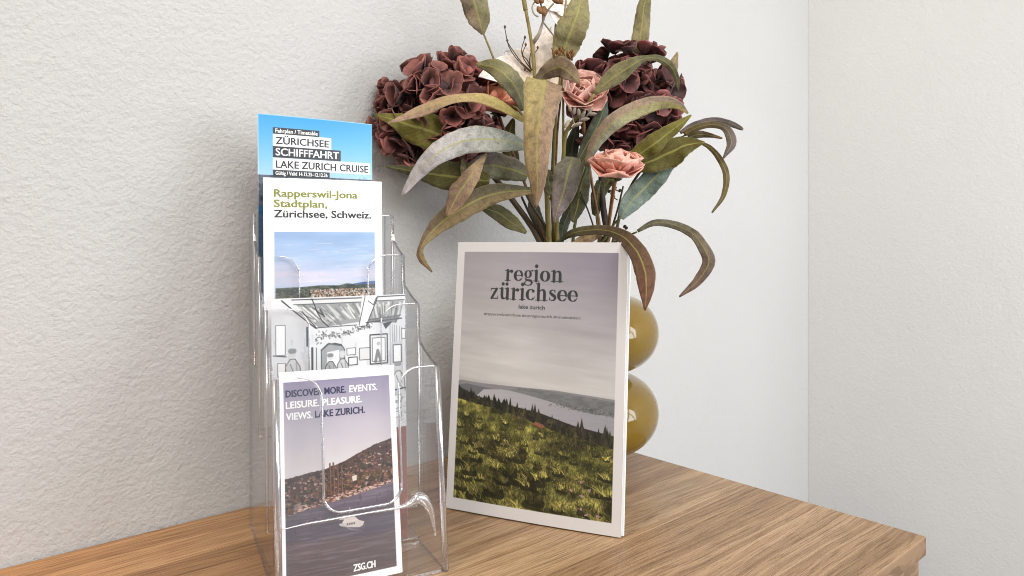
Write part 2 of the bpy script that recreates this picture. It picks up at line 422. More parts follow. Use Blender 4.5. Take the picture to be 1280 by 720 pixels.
def vnoise(X, Y, sx, sy, seed, octs=4, gain=.55):
    g = np.random.default_rng(seed); tot = np.zeros(X.shape); amp = 1; nrm = 0
    for o in range(octs):
        L = g.random((64, 64)); u = X / sx * 2 ** o; v = Y / sy * 2 ** o
        i = np.floor(u).astype(int); j = np.floor(v).astype(int); fu = u - i; fv = v - j
        fu = fu * fu * (3 - 2 * fu); fv = fv * fv * (3 - 2 * fv)
        q = lambda a, b: L[b % 64, a % 64]
        tot += amp * ((q(i, j) * (1 - fu) + q(i + 1, j) * fu) * (1 - fv) + (q(i, j + 1) * (1 - fu) + q(i + 1, j + 1) * fu) * fv)
        nrm += amp; amp *= gain
    return tot / nrm
def lerp(a, b, t): return np.asarray(a, float) * (1 - t) + np.asarray(b, float) * t

class Sheet:                   # a rectangle in space: corner, right, down, towards the reader
    def __init__(s, o, eu, ev, bow=0.0, w=.1, curl=0.0, h=.2):
        s.o, s.u, s.v = Vector(o), Vector(eu).normalized(), Vector(ev)
        s.v = (s.v - s.u * s.v.dot(s.u)).normalized(); s.n = s.v.cross(s.u).normalized()
        if s.n.dot(CAM - s.o) < 0: s.n = -s.n
        s.bow, s.w, s.curl, s.h = bow, w, curl, h
    def at(s, x, y, lift=0.0):   # metres
        t = x / s.w; q = y / s.h
        return s.o + s.u * x + s.v * y + s.n * (s.bow * 4 * t * (1 - t) + s.curl * (1 - q) ** 2 + lift)
def sheet_mesh(name, sh, cv, parent, k=1.0):
    m = .001
    V = [sh.at(x * m, y * m) for y in cv.y for x in cv.x]
    nx = cv.nx; Fc = [(j * nx + i, (j + 1) * nx + i, (j + 1) * nx + i + 1, j * nx + i + 1) for j in range(cv.ny - 1) for i in range(nx - 1)]
    return mesh_obj(name, V, Fc, M_PRINT, parent, True, cols=cv.linear().reshape(-1, 3) * k)
def sheet_block(name, sh, w, h, d0, d1, parent, matl, shrink=.0003):
    bmx = bmesh.new(); nx = 10; ny = 10; lay = []
    for d in (-d0, -d1):
        lay.append([[bmx.verts.new(sh.at(shrink + (w - 2 * shrink) * i / nx, shrink + (h - 2 * shrink) * j / ny, d)) for i in range(nx + 1)] for j in range(ny + 1)])
    for q, L in enumerate(lay):
        for j in range(ny):
            for i in range(nx): bmx.faces.new((L[j][i], L[j][i + 1], L[j + 1][i + 1], L[j + 1][i]))
    A, B = lay
    ring = [(0, i) for i in range(nx)] + [(j, nx) for j in range(ny)] + [(ny, i) for i in range(nx, 0, -1)] + [(j, 0) for j in range(ny, 0, -1)]
    for (a, b), (c, d) in zip(ring, ring[1:] + ring[:1]): bmx.faces.new((A[a][b], A[c][d], B[c][d], B[a][b]))
    return bm_obj(name, bmx, matl, parent)
def lettering(name, sh, lines, parent, matl):
    """lines: (text, x mm, baseline y mm, cap size mm, width mm or None, bold, align)"""
    V, Fc = [], []
    for body, x, y, size, width, bold, align in lines:
        cu = bpy.data.curves.new('letters', 'FONT'); cu.body = body; cu.size = size * 1.36; cu.resolution_u = 3
        cu.offset = .008 * size if bold else 0
        to = bpy.data.objects.new('letters', cu); COL.objects.link(to); bpy.context.view_layer.update()
        me = to.to_mesh(); vs = [v.co.copy() for v in me.vertices]; fs = [tuple(p.vertices) for p in me.polygons]
        to.to_mesh_clear(); COL.objects.unlink(to); bpy.data.objects.remove(to); bpy.data.curves.remove(cu)
        if not vs: continue
        x0 = min(v.x for v in vs); x1 = max(v.x for v in vs); k = (width / (x1 - x0)) if width else 1.0
        wd = (x1 - x0) * k; ax = x - (wd / 2 if align == 'c' else 0)
        shifts = [(0, 0)] if not bold else [(-bold, 0), (0, 0), (bold, 0), (-bold * .5, bold * .5), (bold * .5, -bold * .5)]
        for q, (dx, dy) in enumerate(shifts):
            b = len(V)
            for v in vs: V.append(sh.at((ax + (v.x - x0) * k + dx) * .001, (y - v.y + dy) * .001, .00012 + q * .000012))
            Fc += [tuple(b + i for i in f) for f in fs]
    return mesh_obj(name, V, Fc, matl, parent, False)

# ------------------------------------------------------------------ big brochure
def region_brochure():
    W, Hh = 164.0, 243.0
    bl = P(557, 636, H * F / 338); br = P(776, 674, H * F / 376); tl = P(570, 303, .664); tr = P(787, 308, .607)
    bl.z = br.z = T + .0011
    eu = (br - bl).normalized(); up = ((tl - bl) + (tr - br)) * .5; up = (up - eu * up.dot(eu)).normalized()
    W = (br - bl).length * 1000; Hh = 244.0
    o = bl + up * (Hh * .001)
    sh = Sheet(o, eu, -up, .0022, W * .001, 0.0, Hh * .001)
    root = thing('brochure', 'large white bordered brochure with a green hillside and lake cover, leaning against the vase', 'brochure', (bl + br) / 2)
    cv = Canvas(W, Hh, .34, (238, 235, 235))
    ix0, ix1, iy0, iy1 = 7.6, W - 8.0, 9.0, Hh - 10.5
    def R2(px, py):            # column, row of the photograph -> mm on the cover picture
        v = (py - 314) / (622 - 314); 
        for _ in range(6):
            xl = 579 + (559 - 579) * v; xr = 779 + (764 - 779) * v
            u = (px - xl) / (xr - xl); yt = 314 + 6 * u; yb = 622 + 36.7 * u; v = (py - yt) / (yb - yt)
        return (ix0 + u * (ix1 - ix0), iy0 + v * (iy1 - iy0))
    sl = cv.win(ix0, iy0, ix1, iy1); X, Y = cv.X[sl], cv.Y[sl]
    t = np.clip((Y - iy0) / 125, 0, 1)[..., None]
    sky = lerp((176, 170, 176), (214, 211, 209), np.clip(t * 1.25, 0, 1))
    st = vnoise(X + Y * .6, Y - X * .07, 60, 7, 3, 4)[..., None]
    side = np.clip((X - 40) / 110, 0, 1)[..., None] * (1 - t)
    sky = sky + (st - .5) * 40 * (.25 + t * .8) - side * np.array((26, 28, 18)) + np.clip(1 - np.abs(X - 70) / 40, 0, 1)[..., None] * 8
    cv.a[sl] = sky
    poly = lambda pts, col, al=1: cv.poly([R2(*p) for p in pts], col, al)
    poly([(560, 480), (572, 477), (600, 482), (640, 487), (700, 494), (775, 508), (775, 560), (560, 560)], (150, 149, 152))
    poly([(560, 484), (580, 482), (612, 489), (640, 497), (640, 520), (560, 520)], (118, 119, 124))
    poly([(604, 490), (630, 491), (660, 497), (700, 508), (775, 532), (775, 575), (560, 560), (580, 508)], lambda a, b: lerp((204, 202, 206), (168, 167, 174), np.clip(a / 150, 0, 1)[..., None]) + (vnoise(a, b, 12, 1.2, 6)[..., None] - .5) * 10)
    poly([(640, 492), (652, 490), (675, 492), (700, 496), (730, 502), (775, 511), (775, 529), (742, 524), (718, 517), (690, 507), (664, 499), (645, 494)], lambda a, b: lerp(lerp((146, 147, 151), (112, 114, 114), np.clip((b - 128) / 26, 0, 1)[..., None]), (92, 96, 92), .55 * np.clip(vnoise(a, b, 6, 2, 5)[..., None] * 2 - .7, 0, 1)))
    for k in range(160):
        px = rng.uniform(690, 770); py = 512 + (px - 700) * .19 + rng.normal(0, 2.2); x, y = R2(px, py)
        if px < 772: cv.rect(x, y, x + 1.2, y + .7, (158, 154, 152) if k % 2 else (84, 86, 86), .6)
    poly([(735, 496), (752, 499), (758, 502), (740, 500)], (222, 222, 224), .8)
    edge = lambda px: np.interp(px, [556, 566, 590, 620, 650, 680, 700, 730, 768, 780], [497, 500, 507, 515, 525, 537, 546, 556, 569, 574])
    poly([(556, 500), (564, 478), (572, 487), (582, 492), (600, 500), (640, 511), (680, 522), (720, 538), (780, 556), (780, 590), (556, 540)], (50, 47, 43))
    for k in range(420):       # firs along the meadow's edge
        px = rng.uniform(566, 772); b = edge(px) + rng.uniform(-9, 4); hh = (5 + 7 * rng.random() ** 1.5) * (.6 + .8 * math.sin(px * .11) ** 2) * (.75 if px < 600 else 1.05)
        if 640 < px < 668: hh *= .8
        if px > 730: hh *= 1.25
        c = rng.uniform(.6, 1.3); col = np.array(((58, 57, 42), (50, 47, 41), (68, 65, 46))[k % 3]) * c
        x, y = R2(px, b); x2, y2 = R2(px, b - hh); wv = rng.uniform(1.2, 2.6)
        cv.poly([(x - wv, y + 1), (x + wv, y + 1), (x + wv * .5, (y + y2) / 2), (x, y2), (x - wv * .5, (y + y2) / 2)], col)
    pts = [(p, edge(p) + rng.uniform(-.8, .8)) for p in np.linspace(556, 780, 50)]
    def grass(a, b):
        n1 = vnoise(a + b * .4, b, 16, 8, 11, 4); n2 = vnoise(a, b, 2.2, 3.6, 12, 3)
        n3 = vnoise(a + b * .9, b - a * .25, 34, 12, 17, 3); q = np.clip((n1 - .30) * 2.0 * (.25 + 1.5 * n3), 0, 1)[..., None]; g = lerp((54, 56, 28), (188, 180, 90), q)
        return g * (.45 + n2[..., None] * 1.05)
    poly(pts + [(780, 680), (540, 660)], grass)
    for k in range(7500):      # blades
        px = rng.uniform(556, 772); py = edge(px) + (rng.random() ** .75) * 135
        x, y = R2(px, py)
        if not (ix0 < x < ix1 and iy0 < y < iy1): continue
        dep = np.clip((py - edge(px)) / 120, 0, 1); L = .8 + dep * 5.2 * rng.random()
        n = vnoise(np.array([[x + y * .4]]), np.array([[y]]), 16, 8, 11, 4)[0, 0]
        br_ = np.clip((n - .30) * 2.0, 0, 1) * .5 + rng.random() ** 1.5 * .55 - .06
        col = lerp((46, 50, 22), (250, 242, 140), br_) * rng.uniform(.5, 1.2)
        if rng.random() < .10: col = np.array((118, 96, 62))
        a = rng.normal(0, .55)
        cv.stroke([(x, y), (x + a * L * .5, y - L * .65), (x + a * L * 1.2, y - L)], [.55 + dep * .35, .45, .12], col, .85)
    for k in range(110):        # tussocks: a shaded foot and a fan of lit blades
        px = rng.uniform(560, 768); t = rng.random(); py = edge(px) + 8 + t * 124; x, y = R2(px, py); r = 2.2 + 6.5 * t * rng.uniform(.5, 1.2)
        cv.stroke([(x - r * .8, y + r * .35), (x + r * .8, y + r * .42)], r * 1.0, (30, 32, 18), .75)
        lit = rng.uniform(.35, 1.2)
        for j in range(34):
            a = rng.normal(-.35, .6); L = r * rng.uniform(.35, 1.25); x0 = x + rng.normal(0, r * .45); y0 = y + rng.normal(0, r * .18)
            col = lerp((58, 60, 28), (232, 216, 122), rng.random() ** 1.2) * lit
            cv.stroke([(x0, y0), (x0 + a * L * .4, y0 - L * .6), (x0 + a * L * 1.1, y0 - L)], [.9, .7, .25], col, .9)
    for k in range(1000):      # tall dry herbs standing in the meadow
        g = rng.integers(0, 5); cx, cy, sx, sy = [(640, 562, 15, 30), (655, 530, 6, 14), (605, 560, 22, 24), (716, 612, 20, 24), (700, 560, 30, 14)][g]
        px, py = rng.normal(cx, sx * .6), rng.normal(cy, sy * .5)
        if py < edge(px) - 14: continue
        x, y = R2(px, py)
        cv.stroke([(x, y), (x + rng.normal(0, 1.0), y + rng.normal(0, 1.4))], .6, rng.choice(np.array([(66, 58, 40), (44, 44, 28), (120, 102, 72), (96, 92, 50)])), .7)
    for px, py in ((668, 532), (690, 536)):
        pass
    poly([(669, 535), (673, 532), (683, 536.5), (685, 540), (680, 540.5)], (150, 100, 72))
    poly([(669, 535), (680, 540.5), (680, 542.5), (670, 537)], (90, 66, 50))
    for px, py in ((728, 608), (739, 618), (730, 625), (716, 618), (728, 641), (734, 648), (748, 650)):
        x, y = R2(px, py)
        for k in range(5): cv.stroke([(x + rng.normal(0, .7), y + rng.normal(0, .6))] * 2, 1.2, (206, 156, 176), .9)
    sl = cv.win(ix0, R2(640, 505)[1], ix1, iy1); dark = np.clip((150 - cv.a[sl].mean(-1)) / 60, .12, 1); gn = 1 + rng.normal(0, .09, cv.X[sl].shape) * dark; cv.a[sl] = cv.a[sl] * gn[..., None]
    # clean white border over anything painted past the picture
    for r in ((0, 0, W, iy0), (0, iy1, W, Hh), (0, 0, ix0, Hh), (ix1, 0, W, Hh)): cv.rect(*r, (240, 237, 237))
    # the serif masthead, drawn stroke by stroke
    INK = (58, 61, 60)
    def ell(cx, cy, rx, ry, a0, a1, w0, w1, n=26, slant=0):
        A = np.linspace(R(a0), R(a1), n)
        return [(cx + rx * math.cos(a), cy + ry * math.sin(a)) for a in A], [w0 + (w1 - w0) * abs(math.cos(a + slant)) ** 1.5 for a in A]
    def glyph(ch, x, base, s):
        S = lambda pts, w: cv.stroke([(x + p[0] * s, base - p[1] * s) for p in pts], np.asarray(w) * s, INK)
        th, tk = .085, .265
        def serif(cx, y=0.035, hw=.27): S([(cx - hw, y), (cx + hw, y)], .07)
        def stem(cx, top, flag=True):
            S([(cx, .06), (cx, top - .06)], [tk, tk]); S([(cx, .03), (cx, .1)], [tk * .9, tk * .9])
            if flag: S([(cx - .26, top - .06), (cx - .02, top - .05)], [.07, .12])
            serif(cx)
        if ch == 'i' or ch == 'I': stem(.30, 1.0); S([(.30, 1.36), (.301, 1.36)], .33); return .62
        if ch == 'r':
            stem(.30, 1.0); S([(.38, .70), (.50, .88), (.64, .95)], [.08, .1, .12]); S([(.68, .86), (.681, .86)], .30); return .86
        if ch in 'nh':
            stem(.30, 1.0 if ch == 'n' else 1.5)
            S([(.38, .72), (.5, .88), (.66, .94), (.80, .88), (.86, .72), (.87, .55), (.87, .06)], [.07, .09, .14, .22, tk, tk, tk]); serif(.87); return 1.19
        if ch == 'o': p, w = ell(.50, .49, .34, .45, 0, 360, .07, .30); S(p, w); return 1.02
        if ch in 'ec':
            p, w = ell(.50, .49, .34, .45, 50 if ch == 'c' else 0, 305, .07, .30)
            if ch == 'e': w = [min(a, .2) if i < 6 else a for i, a in enumerate(w)]
            S(p, w)
            S([p[-1], (.80, .20), (.86, .30)], [.12, .09, .06])
            if ch == 'e': S([(.22, .50), (.84, .50)], .075)
            else: S([(.72, .80), (.721, .80)], .27)
            return .96 if ch == 'e' else .93
        if ch == 's':
            S([(.66, .74), (.60, .92), (.42, .95), (.24, .84), (.24, .68), (.42, .54), (.62, .42), (.70, .26), (.60, .09), (.40, .04), (.22, .10), (.16, .28)],
              [.06, .07, .08, .17, .22, .27, .27, .22, .15, .08, .07, .06]); S([(.67, .72), (.67, .92)], .06); S([(.16, .08), (.16, .28)], .06); return .86
        if ch == 'z':
            S([(.16, .92), (.76, .92)], .10); S([(.16, .06), (.80, .06)], .10); S([(.70, .90), (.22, .08)], .23)
            S([(.16, .92), (.13, .70)], [.08, .05]); S([(.80, .08), (.84, .32)], [.08, .05]); return .95
        if ch == 'ü':
            S([(.30, .94), (.30, .32), (.34, .14), (.48, .06), (.64, .10), (.78, .26)], [tk, tk, tk, .15, .09, .07]); S([(.06, .95), (.28, .95)], .08)
            S([(.84, .94), (.84, .06)], tk); S([(.60, .95), (.82, .95)], .08); S([(.86, .035), (1.08, .035)], .07)
            for q in (.38, .76): S([(q, 1.36), (q + .001, 1.36)], .30)
            return 1.16
        if ch == 'g':
            p, w = ell(.44, .64, .25, .31, 0, 360, .07, .23); S(p, w); S([(.62, .86), (.74, .96), (.84, .95)], [.06, .08, .15])
            S([(.28, .36), (.20, .24), (.28, .12), (.50, .09), (.74, .05), (.84, -.12), (.74, -.30), (.46, -.38), (.20, -.31), (.12, -.17), (.22, -.02), (.34, .06)],
              [.07, .12, .17, .20, .21, .19, .13, .07, .11, .13, .09, .06]); return .92
        return .5
    def word(txt, cx, base, s, width):
        adv = dict(i=.62, r=.86, n=1.19, h=1.19, o=1.02, e=.96, c=.93, s=.86, z=.95, g=.92); adv['ü'] = 1.16
        tot = sum(adv[c] for c in txt); k = width / (tot * s); x = cx - width / 2
        for c in txt: glyph(c, x, base, s * k if False else s); x += adv[c] * s * k
    word('region', .482 * W, 35.3, 10.0, 57); word('zürichsee', .478 * W, 52.2, 10.2, 85)
    sheet_mesh('cover', sh, cv, root, .72)  # cover colours darkened as a whole to stand in for shade on it
    lettering('lettering', sh, [('lake zurich', .477 * W, 60.0, 3.7, 25, .12, 'c'), ('#rapperswilzuerichsee #ourregionzurich #visiteinsiedeln', .472 * W, 67.2, 2.7, 93, 0, 'c')], root, M_INKGREY)
    sheet_block('pages', sh, W * .001, Hh * .001, .0004, .0024, root, M_PAPER)
    # two further copies stand right behind, each slipped a little
    sh2 = Sheet(o + eu * .0018 - sh.n * .0028 + up * -.0006, eu, -up, .0012, W * .001, 0, Hh * .001)
    sheet_block('pages', sh2, W * .001, Hh * .001 - .0012, 0, .0022, root, M_PAPER)
    return root
region_brochure()

# ------------------------------------------------------------------ brochure holder
HA = camdir(.891, 0, .454); HD = camdir(.454, 0, -.891)     # along its width, towards its front
HA.normalize(); HD.normalize()
HO = CAM + camdir(-.2257, 0, .6065); HO.z = T
HW = .121
def hp(px, py, s):             # the point of the plane s metres before the holder's back seen at that column and row
    t = (px - 640) / F; c0x, c0z = -.2257, .6065
    p = (t * (c0z - .891 * s) - c0x - .454 * s) / (.891 - .454 * t)
    Z = c0z + .454 * p - .891 * s
    q = HO + HA * p + HD * s; q.z = T + H - (py - HY) * Z / F
    return q
def hpt(p, s, z): q = HO + HA * p + HD * s; q.z = T + z; return q
TIERS = [(.023, .023, .268), (.054, .058, .233), (.093, .099, .194), (.136, .154, .150)]   # front plate: s at its top, s at the table, top height
holder = thing('brochure_holder', 'clear acrylic brochure holder with four stepped pockets standing by the wall', 'brochure holder', HO + HA * .06 + HD * .07)
TK = .0022
def prism(bmx, outline, ext, matidx_side=1):
    """outline: points of one face (world), ext: thickness vector"""
    a = [bmx.verts.new(p) for p in outline]; b = [bmx.verts.new(p + ext) for p in outline]
    f = bmx.faces.new(a); f.material_index = 0; g = bmx.faces.new(b[::-1]); g.material_index = 0
    n = len(a)
    for i in range(n):
        q = bmx.faces.new((a[i], b[i], b[(i + 1) % n], a[(i + 1) % n])); q.material_index = matidx_side
# stepped sides
def side_outline():
    pts = [(0, .0005), (.154, .0005)]
    for k in range(3, -1, -1):
        st, sb, z = TIERS[k]
        pts.append((st, z - .003)); pts.append((st - .002, z))
        if k > 0:
            s2, _, z2 = TIERS[k - 1]
            run = st - s2
            pts += [(st - run * .35, z + .0035), (st - run * .65, z + .008), (s2 + run * .12, z + .0125), (s2 + .0015, z + .018)]
    pts.append((0, .268))
    return pts
for p in (0, HW - TK):
    bm = bmesh.new(); prism(bm, [hpt(p, s, z) for s, z in side_outline()], HA * TK)
    bm_obj('side_panel', bm, M_ACRYL, holder, mats=[M_ACRYL, M_RIM])
bm = bmesh.new(); prism(bm, [hpt(p, 0, z) for p, z in ((TK, .0005), (HW - TK, .0005), (HW - TK, .268), (TK, .268))], HD * TK)
bm_obj('back_panel', bm, M_ACRYL, holder, mats=[M_ACRYL, M_RIM])
def arc(cx, cz, r, a0, a1, n=7): return [(cx + r * math.cos(R(a)), cz + r * math.sin(R(a))) for a in np.linspace(a0, a1, n)]
def front_outline(top, cut):
    sw = .030; r = .013; a, b = TK, HW - TK
    L = [(a, .0005), (b, .0005), (b, top)] + arc(b - sw + .016, top - .016, .016, 90, 180)
    L += arc(b - sw - r, cut + r, r, 0, -90) + arc(a + sw + r, cut + r, r, 270, 180) + arc(a + sw - .016, top - .016, .016, 0, 90) + [(a, top)]
    return L
for k, (st, sb, top) in enumerate(TIERS):
    bot = (.001, .03, .09, .142)[3 - k] if k < 3 else .0005
    cut = top - .095
    f = lambda z: sb + (st - sb) * z / top
    out = [(p, max(z, bot)) for p, z in front_outline(top, max(cut, bot + .01))]
    bm = bmesh.new(); prism(bm, [hpt(p, f(z) - TK, z) for p, z in out], HD * TK)
    o = bm_obj('pocket_front', bm, M_ACRYL, holder, mats=[M_ACRYL, M_RIM])
    # moulded rim of the cut-out and rounded corner posts
    V, Fc = [], []
    rim = [hpt(p, f(z) - TK / 2, z) for p, z in out[2:-1]]
    tube(V, Fc, rim, [(.0011 if k == 3 else .0007)] * 2, 10, 110, True)
    if k == 3:
        low = [hpt(p, f(cut) + .0012, z) for p, z in [(TK + .001, cut - .004), (.02, cut - .003), (.032, cut - .003), (.06, cut - .003), (HW - .032, cut - .003), (HW - .02, cut + .001), (HW - .012, cut - .008), (HW - .007, cut - .030)]]  # added lip, swollen at the right so it catches a lamp highlight
        tube(V, Fc, low, [.0003, .0007, .0008, .0007, .0014, .0046, .0030, .0006], 12, 60, True)
    mesh_obj('rim', V, Fc, M_BEAD, o, True)
    for p in (TK * .5, HW - TK * .5):
        V, Fc = [], []; tube(V, Fc, [hpt(p, f(bot) - .0008, bot), hpt(p, f(top) - .0008, top - .0005)], [.0026 if k == 3 else .0012] * 2, 10, 3)
        mesh_obj('corner_post', V, Fc, M_BEAD, o, True)
for k in range(4):             # pocket floors
    s0 = TK if k == 0 else TIERS[k - 1][0]; s1 = TIERS[k][0] - TK; z = (.142, .09, .006, .003)[k]
    if k >= 2: s0 = TIERS[k - 1][1]; s1 = TIERS[k][1] - TK
    bm = bmesh.new(); prism(bm, [hpt(p, s, z - .0025) for p, s in ((TK, s0), (HW - TK, s0), (HW - TK, s1), (TK, s1))], Vector((0, 0, .0018)))
    bm_obj('pocket_floor', bm, M_ACRYL, holder, mats=[M_ACRYL, M_RIM])

def leaflet(name, label, tl, tr, height, canvas_fn, lean=0.0, bow=.0016, cell=.4, thick=.0012, roll=0.0, curl=0.0):
    tl.z = tr.z = (tl.z + tr.z) / 2
    eu = tr - tl; W = eu.length; eu.normalize()
    dn = Vector((0, 0, -1)) + HD * lean; dn = (dn - eu * dn.dot(eu)).normalized()
    if roll:
        n = dn.cross(eu); q = Matrix.Rotation(roll, 3, n); eu = q @ eu; dn = q @ dn
    sh = Sheet(tl, eu, dn, bow, W, curl, height)
    root = thing(name, label, 'leaflet', tl + eu * W / 2 + dn * height, 'leaflets in the clear holder')
    cv = Canvas(W * 1000, height * 1000, cell)
    texts = canvas_fn(cv)
    sheet_mesh('cover', sh, cv, root); sheet_block('pages', sh, W, height, .0003, thick, root, M_PAPER)
    for m, lines in texts: lettering('lettering', sh, lines, root, m)
    return root

# --- timetable, rearmost
def paint_timetable(c):
    t = np.clip(c.Y / 52, 0, 1)[..., None]; c.a[:] = lerp((38, 146, 206), (158, 196, 222), t)
    sl = c.win(0, 52, c.w, c.h); X, Y = c.X[sl], c.Y[sl]
    tw = vnoise(X, Y, 3, 3, 21, 3)[..., None]
    c.a[sl] = lerp((38, 46, 66), (120, 124, 134), np.clip(tw * 1.6 - .4, 0, 1))
    sl = c.win(0, 78, c.w, c.h); X, Y = c.X[sl], c.Y[sl]; c.a[sl] = lerp((16, 66, 104), (52, 110, 150), vnoise(X, Y, 8, 1.5, 22)[..., None])
    for x, h in ((46, 8), (47.5, 5), (53, 9), (54, 4), (42, 3), (90, 2), (94, 3), (96, 2)): c.rect(x, 52 - h, x + .5, 53, (70, 78, 92))
    k = c.w / 99
    for x0, y0, x1, y1, col in ((12, 10.6, 50.5, 16.2, (34, 36, 42)), (12, 16.2, 61, 26.6, (238, 238, 238)), (12, 26.6, 69.5, 36.4, (34, 36, 42)), (12, 36.4, 97.0, 46.8, (238, 238, 238)), (12, 46.8, 59.5, 52.4, (34, 36, 42))):
        c.rect(x0 * k, y0, x1 * k, y1, col)
    c.rect(0, 0, c.w, .4, (235, 238, 240)); c.rect(0, 0, .4, c.h, (225, 232, 238))
    return [(M_INKW, [('Fahrplan / Timetable', 14 * k, 14.9, 3.5, 35 * k, .1, 'l'), ('SCHIFFFAHRT', 14.2 * k, 34.4, 6.6, 53.5 * k, .15, 'l'), ('Gültig / Valid 14.12.25–12.12.26', 14 * k, 51.0, 3.3, 43.5 * k, .1, 'l')]),
            (M_INK, [('ZÜRICHSEE', 14.2 * k, 24.6, 6.3, 44.5 * k, .12, 'l'), ('LAKE ZURICH CRUISE', 14.4 * k, 44.9, 6.5, 80.5 * k, .12, 'l')])]
leaflet('timetable_leaflet', 'blue lake cruise timetable leaflet at the back of the holder, titled in black and white', hp(322, 141, .017), hp(465, 156, .004), .19, paint_timetable, lean=.01)

# --- town map
def paint_map(c):
    c.a[:] = (247, 246, 245)
    sl = c.win(9, 44.5, c.w - 6.5, 101); X, Y = c.X[sl], c.Y[sl]; u = (Y - 44.5) / 56.5
    n = vnoise(X + Y, Y, 40, 6, 31, 5)[..., None]; p = np.clip(1 - np.abs(u - .62) / .25, 0, 1)[..., None] * np.clip(n * 2.4 - .7, 0, 1)
    sky = lerp((144, 172, 208), (182, 194, 216), np.clip(u * 1.3, 0, 1)[..., None]) + (n - .5) * 34
    c.a[sl] = lerp(sky, (206, 198, 212), p)
    for q in range(26):
        x = rng.uniform(10, c.w - 8); y = rng.uniform(52, 86); c.stroke([(x, y), (x + rng.uniform(4, 14), y + rng.normal(0, .5))], [.4, 1.2], (226, 214, 222), .25)
    xr = c.w - 6.5
    c.poly([(9, 89.5), (30, 89), (44, 88), (60, 88.5), (66, 87), (78, 88), (xr, 86), (xr, 101), (9, 101)], lambda a, b: lerp((44, 52, 46), (104, 110, 96), np.clip(vnoise(a, b, 3, 1.6, 33, 3)[..., None] * 1.7 - .4, 0, 1)))
    c.poly([(68, 88), (80, 86.2), (xr, 85.5), (xr, 88.5)], (78, 100, 146))
    for q in range(900):
        x = rng.uniform(36, xr) if q % 4 else rng.uniform(9, xr); y = rng.uniform(91, 99.5)
        col = [(196, 176, 160), (140, 96, 78), (60, 56, 52), (176, 150, 128), (226, 216, 208)][rng.integers(0, 5)]
        c.rect(x, y, x + rng.uniform(.6, 1.5), y + rng.uniform(.5, 1.4), col, .8 if x > 36 else .35)
    c.rect(9, 99.5, xr, 101, (120, 134, 158)); c.rect(9, 101, xr, 103, (247, 246, 245))
    c.rect(xr, 40, c.w, 110, (247, 246, 245)); c.rect(9, 103, xr, c.h, (247, 246, 245))
    k = c.w / 103
    return [(M_INKGREEN, [('Rapperswil-Jona', 8.6 * k, 15.2, 6.3, 71.5 * k, .22, 'l'), ('Stadtplan,', 8.6 * k, 23.6, 6.3, 44.5 * k, .22, 'l')]),
            (M_INK, [('Zürichsee, Schweiz.', 8.6 * k, 32.0, 6.3, 84 * k, .22, 'l')])]
leaflet('town_map_leaflet', 'white town map leaflet with green and black title above a lake skyline picture', hp(329, 222, .046), hp(477, 227, .046), .20, paint_map, lean=.03)

